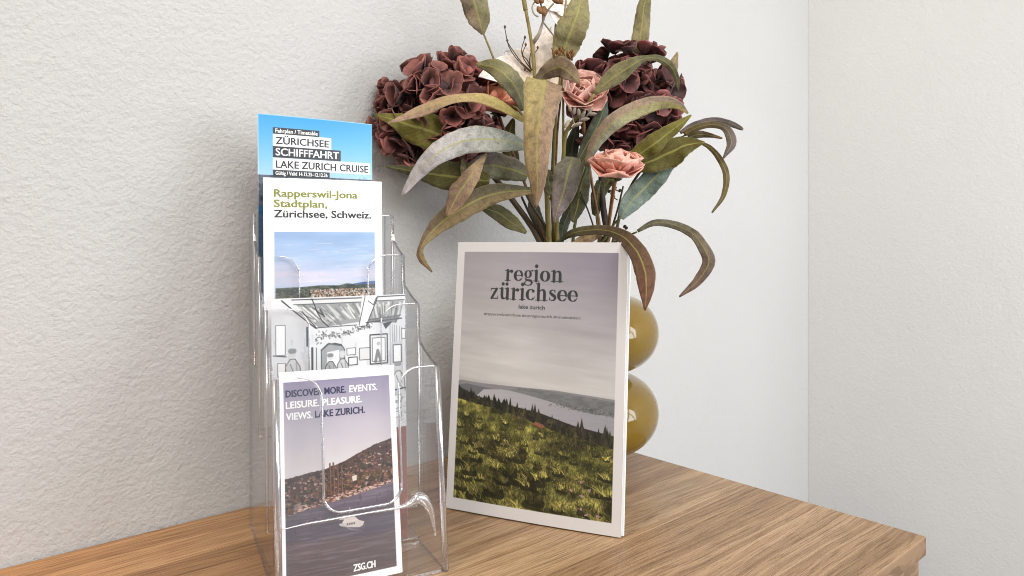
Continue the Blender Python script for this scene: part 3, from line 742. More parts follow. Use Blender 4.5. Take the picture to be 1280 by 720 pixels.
# --- drawing
def paint_drawing(c):
    W = c.w; c.a[:] = (212, 213, 215)
    c.a += (vnoise(c.X, c.Y, 14, 14, 41)[..., None] - .5) * 16
    def D(px, py): return ((px - 336) / (505 - 336) * W, (py - 371) * .665 + 1.0)
    def L(pts, w=.5, col=(44, 46, 48), al=.9): c.stroke([D(*p) for p in pts], w, col, al)
    def Q(pts, col, al=1): c.poly([D(*p) for p in pts], col, al)
    Q([(360, 372), (505, 372), (498, 396), (392, 405)], (146, 148, 149))
    for q in range(120):        # brushed ceiling boards
        t = rng.random(); x0 = 366 + t * 134; x1 = 394 + t * 100; y0 = rng.uniform(378, 388)
        L([(x0, y0), (lerp(x0, x1, .7), y0 + rng.uniform(8, 17))], rng.uniform(.5, 1.8), [(236, 236, 236), (112, 114, 114), (84, 86, 88), (206, 206, 206)][q % 4], .55)
    Q([(360, 372), (505, 372), (505, 376), (362, 377)], (210, 211, 211)); L([(360, 371.5), (440, 372), (505, 371)], .8); L([(362, 377), (430, 377), (505, 376)], .5)
    Q([(447, 371), (468, 371), (452, 406), (443, 406)], (232, 232, 232)); L([(451, 371), (443, 404)], .7); L([(468, 371), (452, 406)], .8); L([(443, 406), (452, 406)], .6); L([(455, 376), (462, 381), (466, 372)], .7)
    L([(384, 371), (391, 388), (397, 398), (404, 404)], .8); L([(394, 384), (399, 392)], 1.4, al=.7); L([(390, 386), (397, 390)], 1.0, al=.7)
    L([(348, 372), (362, 384), (388, 405)], 1.0); L([(372, 385), (390, 406)], .6); L([(388, 405), (440, 404)], .6); L([(452, 402), (500, 399)], 1.0)
    Q([(455, 398), (500, 394), (492, 404), (456, 402)], (92, 94, 96), .7); Q([(474, 404), (488, 402), (478, 411)], (60, 62, 64))
    for q in range(150):       # ivy along the picture rail
        x = rng.uniform(388, 462); y = 413 + 3 * math.sin(x * .08) - (x - 388) * .05 + rng.normal(0, 1.8)
        if x < 396: y += rng.uniform(0, 12)
        L([(x, y), (x + rng.normal(0, 1), y + rng.normal(0, 1))], rng.uniform(.3, .9), (74, 76, 78), .75)
    L([(380, 408), (380, 460)], .6); L([(384, 428), (384, 470)], 1.6, (60, 62, 64)); L([(389, 428), (389, 470)], .5); L([(378, 404), (378, 425)], 1.3)
    A = [(395, 470), (395, 432), (402, 425), (412, 424), (420, 426), (424, 432), (424, 470)]
    Q(A, (150, 152, 154)); L(A, .6); Q([(402, 434), (417, 432), (417, 456), (402, 456)], (226, 226, 226)); L([(395, 431), (404, 424), (420, 427)], 1.3, (70, 72, 74), .7)
    for q in range(90):        # pencil shading on the walls
        x = rng.uniform(338, 503); y = rng.uniform(408, 520); L([(x, y), (x + rng.normal(0, 1.5), y + rng.uniform(4, 14))], rng.uniform(.8, 2.2), (168, 170, 172), .28)
    def person(x, y, s, tone, hair):
        Q([(x - 6 * s, y + 24 * s), (x - 7 * s, y + 8 * s), (x - 2 * s, y + 1 * s), (x + 3 * s, y + 1 * s), (x + 8 * s, y + 9 * s), (x + 9 * s, y + 24 * s)], tone)
        L([(x - 6 * s, y + 24 * s), (x - 7 * s, y + 8 * s), (x - 2 * s, y + 1 * s), (x + 3 * s, y + 1 * s), (x + 8 * s, y + 9 * s), (x + 9 * s, y + 24 * s)], .55)
        L([(x, y - 4 * s), (x + .1, y - 4 * s)], 4.6 * s, (200, 200, 200)); L([(x - 1.5 * s, y - 7 * s), (x + 1.8 * s, y - 7 * s)], 3.4 * s, hair, .8)
        L([(x - 2 * s, y + 6 * s), (x + 2 * s, y + 16 * s), (x + 6 * s, y + 20 * s)], .6, (90, 92, 94)); L([(x + 4 * s, y + 4 * s), (x + 5 * s, y + 14 * s)], .9, (130, 132, 134), .7)
    person(360, 438, 1.15, (196, 198, 200), (120, 122, 124)); person(406, 444, .9, (160, 162, 164), (110, 112, 114)); person(421, 442, .9, (190, 192, 194), (200, 200, 202))
    def frame(x0, y0, x1, y1, w=.5, fill=(234, 234, 234)):
        Q([(x0, y0), (x1, y0), (x1, y1), (x0, y1)], fill); L([(x0, y0), (x1, y0), (x1, y1), (x0, y1), (x0, y0)], w)
    frame(427, 431, 438, 439); frame(429, 442, 440, 451, .8); frame(443, 432, 457, 446, .5, (206, 206, 207))
    frame(457, 417, 480, 452, 1.0, (214, 214, 214)); frame(460, 421, 477, 449, .5); L([(464, 449), (467, 436), (471, 449)], 2.4, (110, 112, 114), .8); L([(468, 428), (468.1, 428)], 3, (180, 180, 180))
    frame(341, 400, 352, 434, .4, (238, 238, 238)); L([(338, 434), (353, 436)], .8); frame(343, 443, 352, 458, .4)
    for x in (484, 487, 490, 493, 497, 500): L([(x, 405 + (x - 484) * .3), (x, 480)], .45, (110, 112, 114), .8)
    Q([(484, 428), (500, 426), (500, 500), (486, 500)], (196, 197, 199), .8); frame(488, 431, 499, 452, .7); frame(500, 412, 505, 424, .5)
    person(494, 462, 1.1, (206, 207, 208), (130, 132, 134)); L([(488, 486), (505, 484)], 1.2)
    for q in range(50):
        x = rng.uniform(486, 505); y = rng.uniform(488, 526); L([(x, y), (x + rng.uniform(1, 5), y + rng.normal(0, .6))], .35, (120, 122, 124), .7)
    for y in (492, 501, 512): frame(489, y, 498, y + 7, .35)
    y = D(0, 531)[1]; c.rect(0, y, W, c.h, (140, 92, 82)); c.rect(0, y + 70, W, c.h, (124, 82, 74))
    return [(M_INKW, [('MUSEUM', W - 17, y + 20, 3.2, 14, .08, 'l')][:0])]
leaflet('drawing_leaflet', 'leaflet with a grey ink drawing of people in a beamed gallery', hp(339, 371, .086), hp(506, 370, .086), .198, paint_drawing, lean=.04)

# --- cruise leaflet in front
def paint_cruise(c):
    W, Hh = c.w, c.h; c.a[:] = (245, 244, 247)
    x0, x1, y0, y1 = 2.6, W - 4.2, 7.2, Hh - 5.0
    sl = c.win(x0, y0, x1, y1); X, Y = c.X[sl], c.Y[sl]; u = np.clip((Y - y0) / 62, 0, 1)[..., None]
    n = vnoise(X, Y, 30, 20, 51)[..., None]
    c.a[sl] = lerp((128, 122, 146), (196, 190, 190), u ** .8) + (n - .5) * 10
    hl = lambda x: np.interp(x, [0, 15, 30, 42, 54, 66, 80, 95], [73.5, 71.5, 69.5, 66.5, 61.5, 57, 53.5, 52])
    pts = [(x, hl(x) + rng.uniform(-.3, .3)) for x in np.linspace(x0, x1, 60)]
    sh_ = lambda x: 98.5 - x * .165
    c.poly(pts + [(x1, sh_(x1)), (x0, sh_(x0))], lambda a, b: lerp((50, 38, 37), (92, 70, 64), vnoise(a, b, 4, 3, 52)[..., None]))
    houses = sorted((rng.random() ** .85, rng.uniform(x0 - 1, x1)) for q in range(760))
    for t, x in houses:        # roofs and fronts of the town, the far ones first
        y = hl(x) + 1.0 + (sh_(x) - hl(x) - 2.4) * t; w = rng.uniform(.9, 2.6) * (.6 + t * .8); h2 = w * rng.uniform(.45, 1.0)
        if rng.random() < .30:
            for j in range(3): c.stroke([(x + rng.normal(0, w * .5), y + rng.normal(0, .4))] * 2, w * rng.uniform(.6, 1.1), np.array([(52, 46, 40), (66, 60, 44), (86, 70, 50), (40, 36, 36)][rng.integers(0, 4)]) * rng.uniform(.8, 1.2), .8)
            continue
        wall = np.array([(196, 172, 158), (158, 122, 108), (214, 194, 180), (132, 98, 88), (176, 140, 120), (106, 82, 76)][rng.integers(0, 6)]) * rng.uniform(.75, 1.05)
        roof = np.array([(112, 70, 60), (84, 58, 54), (66, 50, 50), (132, 84, 68)][rng.integers(0, 4)]) * rng.uniform(.8, 1.1)
        c.rect(x, y, x + w, y + h2, wall, .92); c.rect(x + w * .62, y, x + w, y + h2, wall * .62, .8)
        c.poly([(x - .15, y + .1), (x + w * .2, y - h2 * .55), (x + w * .85, y - h2 * .5), (x + w + .15, y + .1)], roof, .95)
        if w > 1.2:
            for j in range(3): c.rect(x + w * (.12 + .2 * j), y + h2 * .3, x + w * (.2 + .2 * j), y + h2 * .62, (62, 50, 52), .7)
    for q in range(110):
        x = rng.uniform(20, 78); y = sh_(x) - rng.uniform(6, 13); c.stroke([(x, y), (x + .1, y)], rng.uniform(1, 2.6), np.array((92, 70, 46)) * rng.uniform(.6, 1.2), .7)
    for x, h in ((33, 12), (35.4, 11.5), (38.2, 9), (41, 7)): c.rect(x, 78 - h - (x - 33) * .3, x + 1.1, 88, (74, 56, 52)); c.rect(x + .6, 78 - h - (x - 33) * .3, x + 1.1, 88, (120, 90, 80))
    c.poly([(49, 77), (52.5, 76.4), (52.5, 80), (49.5, 80.6)], (196, 182, 174))
    for q in range(240):       # pale quayside
        x = rng.uniform(x0 + 8, x1); y = sh_(x) - rng.uniform(.4, 4.5) * (1 if x < 55 else .7); c.rect(x, y, x + rng.uniform(.5, 2.2), y + rng.uniform(.3, .8), (206, 176, 164) if q % 3 else (140, 84, 70), .8)
    c.poly([(x, sh_(x)) for x in np.linspace(x0, x1, 20)] + [(x1, y1), (x0, y1)], lambda a, b: lerp(lerp((96, 86, 98), (66, 56, 62), np.clip((b - 88) / 55, 0, 1)[..., None]), (124, 114, 124), np.clip(vnoise(a, b, 16, 1.1, 54)[..., None] * 1.6 - .75, 0, 1)))
    for q in range(26): x = rng.uniform(x0, x1); y = sh_(x) + rng.uniform(.5, 9); c.stroke([(x, y), (x, y + rng.uniform(1, 6))], rng.uniform(.5, 1.5), (52, 42, 48) if q % 2 else (126, 108, 112), .22)
    c.poly([(8, 91), (13, 90), (14, 94), (9, 95)], (176, 160, 152), .5); c.rect(4, 101, 24, 102, (84, 76, 84))
    b = [(39, 106), (53, 105.5), (56.5, 107.2), (55.5, 110), (53, 111.2), (44, 109.4), (40, 107.6)]
    bx = lambda L: [(47 + (x - 47) * 1.05, 109.5 + (y - 107.5) * .85) for x, y in L]
    c.poly(bx(b), (200, 190, 184)); c.poly(bx([(41, 106), (43, 102.5), (50, 102), (53, 105.7)]), (214, 204, 198)); c.poly(bx([(39, 102.6), (42, 100), (48, 100.2), (50, 102.2), (42, 103)]), (202, 192, 188))
    for x in (44.2, 45.8, 47.4, 49): c.rect(x, 108.6, x + 1.1, 110, (92, 84, 88))
    c.stroke([(46.5, 102), (46.7, 98.5)], .5, (210, 200, 195)); c.stroke([(41, 109), (47, 113), (54, 115)], [.4, 1.2, .4], (150, 136, 140), .6)
    for q in range(20): c.stroke([(rng.uniform(20, 40), 108 + q * .4)] * 2, 1, (112, 102, 112), .1)
    for r in ((0, 0, W, y0), (0, y1, W, Hh), (0, 0, x0, Hh), (x1, 0, W, Hh)): c.rect(*r, (245, 244, 247))
    k = W / 93.5
    return [(M_INKNAVY, [('DISCOVER MORE.', 4.6 * k, 17.6, 5.0, 47 * k, .17, 'l'), ('LAKE ZURICH.', 26.8 * k, 33.4, 5.0, 40 * k, .17, 'l')]),
            (M_INKW, [('EVENTS.', 54.6 * k, 17.6, 5.0, 23.5 * k, .17, 'l'), ('LEISURE. PLEASURE.', 4.6 * k, 25.5, 5.0, 60 * k, .17, 'l'), ('VIEWS.', 4.6 * k, 33.4, 5.0, 20 * k, .17, 'l'), ('ZSG.CH', 53.5 * k, Hh - 7.6, 4.8, 17.5 * k, .22, 'l')])]
leaflet('cruise_leaflet', 'front leaflet with a lake boat below a hillside town under a mauve sky', hp(349, 467, .121), hp(492, 453, .121), .149, paint_cruise, lean=.19, roll=R(-.8), cell=.3)

# ------------------------------------------------------------------ vase
VC = P(722, 580, .76); VC.z = T
def lathe(prof, seg=72):
    V, Fc = [], []
    for r, z in prof:
        for k in range(seg):
            a = 2 * math.pi * k / seg; V.append(VC + Vector((r * math.cos(a), r * math.sin(a), z)))
    for i in range(len(prof) - 1):
        for k in range(seg):
            a, b = i * seg + k, i * seg + (k + 1) % seg; Fc.append((a, b, b + seg, a + seg))
    return V, Fc
RM = .0393; RA = .0466; Z1 = .0625; Z2 = .1475
prof = [(.0, .0004), (.040, .0004), (.042, .004), (.040, .012), (.042, .026)]
prof += [(RA + RM * math.cos(a), Z1 + RM * math.sin(a)) for a in np.linspace(R(-112), R(84), 34)]
prof += [(RA + RM * math.cos(a), Z2 + RM * math.sin(a)) for a in np.linspace(R(-84), R(112), 34)]
prof += [(.034, .190), (.034, .198), (.035, .206), (.036, .212), (.0375, .2145), (.0365, .2155), (.034, .214), (.032, .206), (.032, .19), (.032, .05), (.0, .045)]
V, Fc = lathe(prof)
vase = mesh_obj('vase', V, Fc, M_VASE)
tagged(vase, 'glossy mustard yellow vase of stacked round rings holding the flowers behind the brochure', 'vase')

# ------------------------------------------------------------------ leaves and stems
C = dict(olive=srgb(128, 122, 84), grey=srgb(118, 118, 98), pale=srgb(152, 160, 146), lilac=srgb(176, 166, 172), beige=srgb(160, 138, 110), brown=srgb(124, 96, 76),
         dark=srgb(84, 84, 60), hyd=srgb(98, 92, 36), hydl=srgb(116, 108, 44), teal=srgb(96, 110, 100), tealp=srgb(122, 138, 130), yel=srgb(168, 156, 88), purple=srgb(116, 102, 106), pink=srgb(170, 138, 122), rust=srgb(114, 84, 62))
def leaf(parent, pts, hw, d, c0, c1=None, c2=None, tilt=0, fold=.22, label=None, wav=.085, side=0.0, seed=0, serr=0.0):
    """pts: columns and rows of the midrib; hw: half widths in the same pixels; d: depths along it; c0, c1: base and tip colour; c2: colour of one half"""
    n = 30; nu = 9; m = len(pts)
    dd = np.interp(np.linspace(0, 1, m), np.linspace(0, 1, len(d)), d)
    c3 = catmull([np.array(P(p[0], p[1], q)) for p, q in zip(pts, dd)], n)
    hws = np.interp(np.linspace(0, 1, n), np.linspace(0, 1, m), hw)
    k = np.ones(3) / 3; hs = np.convolve(np.pad(hws, 1, 'edge'), k, 'valid'); hs[0], hs[-1] = hws[0], min(hws[-1], 1)
    de = np.interp(np.linspace(0, 1, n), np.linspace(0, 1, m), dd)
    g = np.random.default_rng(int(abs(pts[0][0] * 13 + pts[-1][1] * 7)) + seed); ph = g.uniform(0, 6, 4)
    V, Fc, UV, CO = [], [], [], []
    cc = [Vector(p) for p in c3]
    jit = g.normal(0, 1, (n, 2)); jit = np.array([np.convolve(np.pad(jit[:, q], 2, 'edge'), np.ones(5) / 5, 'valid') for q in (0, 1)]).T
    nick = 1 + np.clip(g.normal(0, .03, (n, 2)), -.07, .03)
    for i in range(n):
        t = (cc[min(i + 1, n - 1)] - cc[max(i - 1, 0)]).normalized(); vd = (cc[i] - CAM).normalized()
        w = t.cross(vd); w.normalize()
        tl = R(tilt) * (1 - .3 * i / n); w = Matrix.Rotation(tl, 3, t) @ w; nn = w.cross(t).normalized()
        if nn.dot(CAM - cc[i]) < 0: nn = -nn
        h = hs[i] * de[i] / F / max(.35, math.cos(tl)); s = i / (n - 1)
        cc[i] = cc[i] + w * (jit[i, 0] * h * .05) + nn * (jit[i, 1] * h * .12)
        for j in range(nu):
            u = -1 + 2 * j / (nu - 1); hu = h
            if abs(u) == 1: hu = h * nick[i, 0 if u < 0 else 1]
            if abs(u) == 1 and serr: hu = h * (1 + serr * ((i % 3) - 1))
            z = -fold * abs(u) * h * (1 - abs(u) * .35) + side * u * h + h * wav * 2.2 * abs(u) * math.sin(s * 15 + ph[0] + (2 if u > 0 else 0)) + h * wav * u * math.sin(s * 7 + ph[1])
            V.append(cc[i] + w * (u * hu) + nn * z); UV.append((u, s))
            col = np.array(c0) * (1 - s) + np.array(c1 if c1 is not None else c0) * s
            if c2 is not None: col = col * (1 - max(0, min(1, .5 + u * 1.5))) + np.array(c2) * max(0, min(1, .5 + u * 1.5))
            CO.append(col * (1 + .12 * math.sin(s * 9 + ph[2])))
    for i in range(n - 1):
        for j in range(nu - 1):
            a = i * nu + j; Fc.append((a, a + 1, a + nu + 1, a + nu))
    o = mesh_obj('leaf', V, Fc, M_LEAF, parent, True, cols=CO, uvs=UV)
    sd = o.modifiers.new('thickness', 'SOLIDIFY'); sd.thickness = .00045
    if label: o['label'] = label
    return o
def stem(parent, paths, matl, name='stem'):
    V, Fc = [], []
    for pts, d, r in paths:
        m = len(pts); dd = np.interp(np.linspace(0, 1, m), np.linspace(0, 1, len(d)), d)
        tube(V, Fc, [P(p[0], p[1], q) for p, q in zip(pts, dd)], r, 8, 16)
    return mesh_obj(name, V, Fc, M_STEM[matl], parent, True)
NECK = .75
def plant(name, label, cat, group): return thing(name, label, cat, VC + Vector((0, 0, .10)), group)
def foot(dx=0): return (714 + dx, 420)   # inside the vase's neck

# petals -------------------------------------------------------------
def petal(V, Fc, CO, base, axis, out, L, Wd, cup, curl, c0, c1, nu=6, nv=8, tip=.0, notch=0, rg=None, point=.0):
    """a spoon-shaped petal growing from base along axis, leaning towards out"""
    axis = Vector(axis).normalized(); out = Vector(out); out = (out - axis * out.dot(axis)).normalized(); sd = axis.cross(out)
    b = len(V); ph = (rg.uniform(0, 6) if rg is not None else 0)
    pos = Vector(base); ang = 0
    for i in range(nv + 1):
        t = i / nv
        tc_ = .60; wv = (.30 + .70 * math.sin(math.pi / 2 * t / tc_)) if t < tc_ else math.sqrt(max(.035, 1 - ((t - tc_) / (1 - tc_)) ** 2.4))
        if point: wv = math.sin(math.pi * (t * .95 + .03) ** .85) ** (.75 + .4 * point) + .02
        ang = curl[0] + (curl[1] - curl[0]) * t
        d = axis * math.cos(ang) + out * math.sin(ang); nrm = -axis * math.sin(ang) + out * math.cos(ang)
        if i: pos = pos + d * (L / nv)
        for j in range(nu + 1):
            u = -1 + 2 * j / nu; hw = Wd * .5 * wv
            rl = .026 * Wd * math.sin(u * 3.2 + ph + t * 2.2) * t
            trim = d * (-abs(u) ** 2 * L * .02 * t)
            V.append(pos + sd * (u * hw) - nrm * (cup * hw * u * u - rl) + trim)
            e = min(1, (t * .9 + .25 * abs(u) * t) ** 1.3)
            CO.append(np.array(c0) * (1 - e) + np.array(c1) * e)
    for i in range(nv):
        for j in range(nu):
            a = b + i * (nu + 1) + j; Fc.append((a, a + 1, a + nu + 2, a + nu + 1))

def hydrangea_head(parent, px, py, d, rx, ry, n, seed, dark, light):
    g = np.random.default_rng(seed); c = P(px, py, d); k = d / F; V, Fc, CO = [], [], []
    VC_, FC_ = [], []
    toC = (CAM - c).normalized()
    for layer, (cnt, rr) in enumerate(((n, 1.0), (int(n * .75), .72))):
        for i in range(cnt):
            z = 1 - 2 * (i + .5) / cnt; a = i * 2.39996 + g.normal(0, .2); q = math.sqrt(max(0, 1 - z * z))
            dl = Vector((q * math.cos(a), q * math.sin(a), z))
            dl += Vector(g.normal(0, .10, 3)); dl.normalize()
            rad = rr * g.uniform(.84, 1.05)
            p = c + (RV * dl.x * rx + Vector((0, 0, dl.y * ry)) + FV * dl.z * rx * .80) * k * rad
            ax = (p - c).normalized(); ax = (ax + Vector(g.normal(0, .22, 3))).normalized()
            if layer == 0: tube(VC_, FC_, [c + (p - c) * .35, c + (p - c) * .7, p], [.0009, .0007, .0006], 5, 4, False)
            sp = g.uniform(0, 6.28); t1 = ax.orthogonal().normalized(); t2 = ax.cross(t1)
            sz = g.uniform(.0130, .0215) * (1 if layer == 0 else .85); tone = g.uniform(.55, 1.35)
            open_ = g.uniform(.35, 1.35)
            for m in range(4):
                an = sp + m * math.pi / 2 + g.normal(0, .12); ro = t1 * math.cos(an) + t2 * math.sin(an)
                tn = tone * g.uniform(.8, 1.2)
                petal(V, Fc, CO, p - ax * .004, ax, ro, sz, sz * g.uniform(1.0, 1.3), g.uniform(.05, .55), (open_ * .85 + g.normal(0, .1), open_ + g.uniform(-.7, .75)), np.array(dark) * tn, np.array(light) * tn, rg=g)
    o = mesh_obj('flower_head', V, Fc, M_PETAL, parent, True, cols=CO)
    sd = o.modifiers.new('thickness', 'SOLIDIFY'); sd.thickness = .0004
    mesh_obj('flower_stalk', VC_, FC_, M_STEM['brown'], parent, True)
    return o
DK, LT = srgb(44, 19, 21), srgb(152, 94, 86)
hg = 'dark hydrangeas in the vase'
h1 = plant('hydrangea', 'maroon hydrangea head nearest the blue leaflet, on a thick brown stem', 'flower', hg)
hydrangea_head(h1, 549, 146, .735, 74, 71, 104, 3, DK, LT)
stem(h1, [([(548, 150), (578, 180), (612, 215), (645, 256), (677, 306), (711, 400)], (.735, .745, .75, .752, .75, .75), [.0022, .0026, .0030, .0032, .0034, .0034])], 'brown')
leaf(h1, [(572, 178), (550, 169), (520, 158), (493, 150), (468, 143)], [14, 24, 21, 9, 1], (.70, .685, .68), C['hydl'], C['hyd'], tilt=14, fold=.25, serr=.02)
leaf(h1, [(612, 226), (585, 224), (552, 219), (512, 213), (482, 208)], [8, 20, 17, 6, 1], (.71, .70, .70), C['hyd'], C['dark'], tilt=-10, fold=.2)
h2 = plant('hydrangea', 'maroon hydrangea head at the right of the bouquet above the pink rose', 'flower', hg)
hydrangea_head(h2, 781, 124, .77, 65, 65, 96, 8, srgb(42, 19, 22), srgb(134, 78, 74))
stem(h2, [([(783, 130), (765, 170), (752, 215), (754, 260), (757, 306), (723, 400)], (.77, .765, .76, .755, .75, .75), [.0022, .0028, .0033, .0036, .0036, .003])], 'dark')
leaf(h2, [(783, 205), (800, 193), (820, 178), (840, 163), (864, 144)], [4, 11, 12, 9, 1], (.71, .70, .70), C['hyd'], C['hydl'], tilt=20, fold=.35, serr=.03)
leaf(h2, [(788, 211), (812, 202), (838, 190), (860, 181), (881, 178)], [4, 15, 19, 11, 1], (.73, .725, .72), srgb(78, 74, 28), srgb(96, 88, 34), tilt=-12, fold=.15, serr=.03)

bgp = 'leafy branches in the vase'
# tall branch with the big hanging leaf in front
b1 = plant('leafy_branch', 'tall leafy branch with a broad two-tone leaf hanging over the middle of the bouquet', 'branch', bgp)
stem(b1, [([(650, -14), (657, 12), (663, 45), (667, 75), (669, 108), (676, 170), (684, 240), (687, 306), (712, 400)], (.70, .70, .70, .70, .70, .715, .73, .745, .75), [.0012, .0017, .0017, .0019, .0019, .002, .0026, .003, .003]),
          ([(652, -20), (654, -5), (657, 13)], (.70, .70), [.0022, .0024, .0023]),
          ([(617, 73), (611, 58), (604, 41)], (.71, .71), [.001, .001, .0009]), ([(640, 105), (628, 90), (617, 73)], (.72, .71), [.001, .001]),
          ([(640, 132), (650, 140), (672, 178), (682, 236)], (.70, .71, .73), [.0012, .0014, .0016]), ([(652, 184), (664, 192), (676, 210), (684, 248)], (.69, .71, .735), [.0014, .0016, .002]),
          ([(700, 215), (692, 232), (688, 250)], (.72, .74), [.001, .0014])], 'olive')
leaf(b1, [(604, 43), (600, 28), (594, 8), (588, -12), (582, -32)], [2, 13, 17, 15, 3], (.71, .70), C['olive'], C['grey'], c2=srgb(126, 112, 92), fold=.12)
leaf(b1, [(655, 138), (648, 115), (635, 97), (617, 84), (595, 80)], [4, 12, 14, 11, 2], (.69, .68, .69), C['grey'], C['olive'], tilt=8, fold=.3)
leaf(b1, [(655, 150), (627, 132), (597, 121), (562, 124), (525, 138), (485, 154)], [3, 6, 6, 6, 7, 1], (.67, .66, .655), C['yel'], C['pink'], tilt=38, fold=.5)
leaf(b1, [(656, 183), (634, 177), (604, 174), (576, 177), (548, 191), (524, 214), (502, 245)], [5, 13, 17, 16, 14, 9, 2], (.69, .67, .65, .645), C['pale'], C['lilac'], tilt=6, fold=.22)
leaf(b1, [(660, 220), (640, 212), (615, 207), (592, 212), (574, 226)], [8, 15, 17, 12, 3], (.72, .71), C['grey'], C['purple'], c2=srgb(118, 118, 92), fold=.2)
leaf(b1, [(681, 99), (679, 112), (675, 145), (671, 190), (672, 230), (670, 260)], [22, 25, 20, 17, 10, 1], (.665, .648, .645, .65, .66), srgb(172, 160, 106), srgb(132, 104, 80), c2=srgb(150, 126, 102), fold=.22, wav=.03)
leaf(b1, [(668, 104), (684, 90), (699, 84), (713, 92), (725, 105)], [3, 10, 14, 10, 1], (.69, .675, .66), srgb(126, 112, 92), srgb(134, 114, 92), tilt=10, fold=.3)
# low left branch
b2 = plant('leafy_branch', 'low leafy branch trailing a long twisted leaf beside the town map leaflet', 'branch', bgp)
stem(b2, [([(652, 246), (664, 272), (681, 306), (712, 400)], (.725, .74, .75, .75), [.0012, .0013, .0014, .0016]), ([(656, 240), (668, 262), (681, 282), (687, 304)], (.72, .735, .75), [.0012, .0016, .0018])], 'dark')
leaf(b2, [(608, 192), (598, 206), (588, 221), (576, 238), (567, 254), (559, 271)], [1, 6, 11, 14, 10, 2], (.68, .67, .665), C['beige'], C['brown'], tilt=15, fold=.3)
leaf(b2, [(664, 238), (630, 240), (598, 249), (568, 266), (543, 286), (528, 306), (526, 322), (540, 340)], [4, 11, 15, 15, 10, 3, 5, 1], (.71, .69, .68, .68), C['dark'], C['brown'], c2=srgb(140, 122, 86), fold=.25, wav=.08)
leaf(b2, [(658, 291), (640, 278), (620, 265), (598, 258)], [2, 10, 10, 2], (.745, .735), C['olive'], C['dark'], fold=.2)
leaf(b2, [(580, 224), (579, 210), (578, 194)], [3, 4, .5], (.70, .70), C['beige'], C['grey'], fold=.1)
# middle branch
b3 = plant('leafy_branch', 'upright leafy branch with a yellow side stem, one leaf arching over the right hydrangea', 'branch', bgp)
stem(b3, [([(743, 117), (726, 141), (708, 164), (704, 200), (698, 250), (697, 306), (714, 400)], (.69, .70, .71, .72, .735, .745, .75), [.0014, .0018, .002, .002, .0022, .0024, .0026]),
          ([(704, 208), (704, 165), (704, 128), (704, 110)], (.72, .71, .70), [.0014, .0013, .0012, .001]),
          ([(700, 74), (700, 100), (696, 130), (693, 180), (691, 240), (692, 306)], (.70, .705, .72, .74, .75), [.0013, .0014, .0016, .0016, .0018])], 'olive')
leaf(b3, [(742, 118), (757, 104), (775, 91), (793, 79), (807, 73), (822, 73), (836, 81), (845, 95), (848, 114)], [2, 9, 12, 8, 3, 4, 5, 4, 1], (.69, .68, .69, .70), C['olive'], C['dark'], tilt=10, fold=.3)
leaf(b3, [(698, 80), (707, 58), (716, 34), (724, 8), (731, -16)], [9, 18, 20, 14, 2], (.69, .68, .69), srgb(130, 120, 84), C['olive'], c2=srgb(136, 130, 92), fold=.18)
leaf(b3, [(716, 196), (711, 213), (706, 234), (698, 258), (693, 279)], [10, 18, 16, 10, 1], (.70, .69, .69), srgb(116, 114, 96), C['purple'], tilt=8, fold=.2)
leaf(b3, [(690, 244), (686, 229), (684, 212)], [4, 8, 4], (.725, .72), C['grey'], C['dark'], fold=.1)
# right branch
b4 = plant('leafy_branch', 'leafy branch whose pale leaf with yellow midrib arches over the single pink rose', 'branch', bgp)
stem(b4, [([(733, 210), (724, 236), (722, 262), (716, 306), (717, 400)], (.71, .73, .74, .75, .75), [.0014, .0015, .0016, .0018, .002]), ([(776, 272), (766, 282), (755, 300), (745, 315), (721, 400)], (.725, .74, .75), [.0012, .0014, .0016])], 'green')
leaf(b4, [(733, 208), (740, 188), (752, 169), (768, 152), (789, 140), (812, 131), (833, 128), (849, 132), (860, 142)], [3, 6, 9, 11, 11, 10, 8, 5, 1], (.69, .67, .665, .67), C['pale'], C['yel'], c2=srgb(150, 130, 112), tilt=5, fold=.25)
leaf(b4, [(722, 202), (733, 182), (744, 163), (752, 143), (758, 122)], [2, 8, 10, 8, 2], (.73, .725, .72), C['dark'], C['teal'], fold=.2)
leaf(b4, [(799, 74), (800, 52), (803, 27), (806, 4), (812, -18)], [10, 11, 10, 8, 2], (.76, .76), srgb(126, 118, 86), C['olive'], fold=.2)
leaf(b4, [(832, 116), (837, 98), (842, 80), (847, 65)], [5, 8, 6, 1], (.78, .775), C['olive'], C['beige'], fold=.3)
leaf(b4, [(776, 273), (786, 256), (804, 236), (824, 217), (842, 200)], [4, 12, 15, 13, 6], (.735, .735, .735), C['tealp'], C['teal'], fold=.18)
# far right, thin leaves
b5 = plant('leafy_branch', 'branch with four thin curling leaves reaching past the right hydrangea over bare wall', 'branch', bgp)
stem(b5, [([(858, 168), (830, 185), (800, 215), (778, 255), (765, 306), (720, 400)], (.745, .75, .755, .755, .75, .75), [.0008, .0012, .0014, .0016, .0018, .002])], 'brown')
leaf(b5, [(850, 166), (866, 157), (882, 152), (898, 151), (914, 155), (929, 162)], [2, 4, 4, 4, 4, 2], (.74, .73), C['purple'], srgb(104, 96, 96), tilt=15, fold=.3)
leaf(b5, [(855, 168), (870, 160), (886, 156), (902, 158), (911, 166), (914, 181), (904, 198)], [3, 4, 4, 4, 6, 6, 1], (.735, .72, .72), srgb(106, 92, 48), srgb(100, 92, 96), fold=.3)
leaf(b5, [(860, 172), (873, 168), (887, 169), (903, 173)], [3, 5, 3, 1], (.74, .735), C['dark'], C['rust'], fold=.3)
leaf(b5, [(876, 178), (889, 186), (901, 201), (908, 221), (904, 245), (890, 266)], [2, 3, 4, 4, 3, 1], (.74, .73, .725), srgb(96, 82, 44), srgb(104, 92, 62), fold=.3)
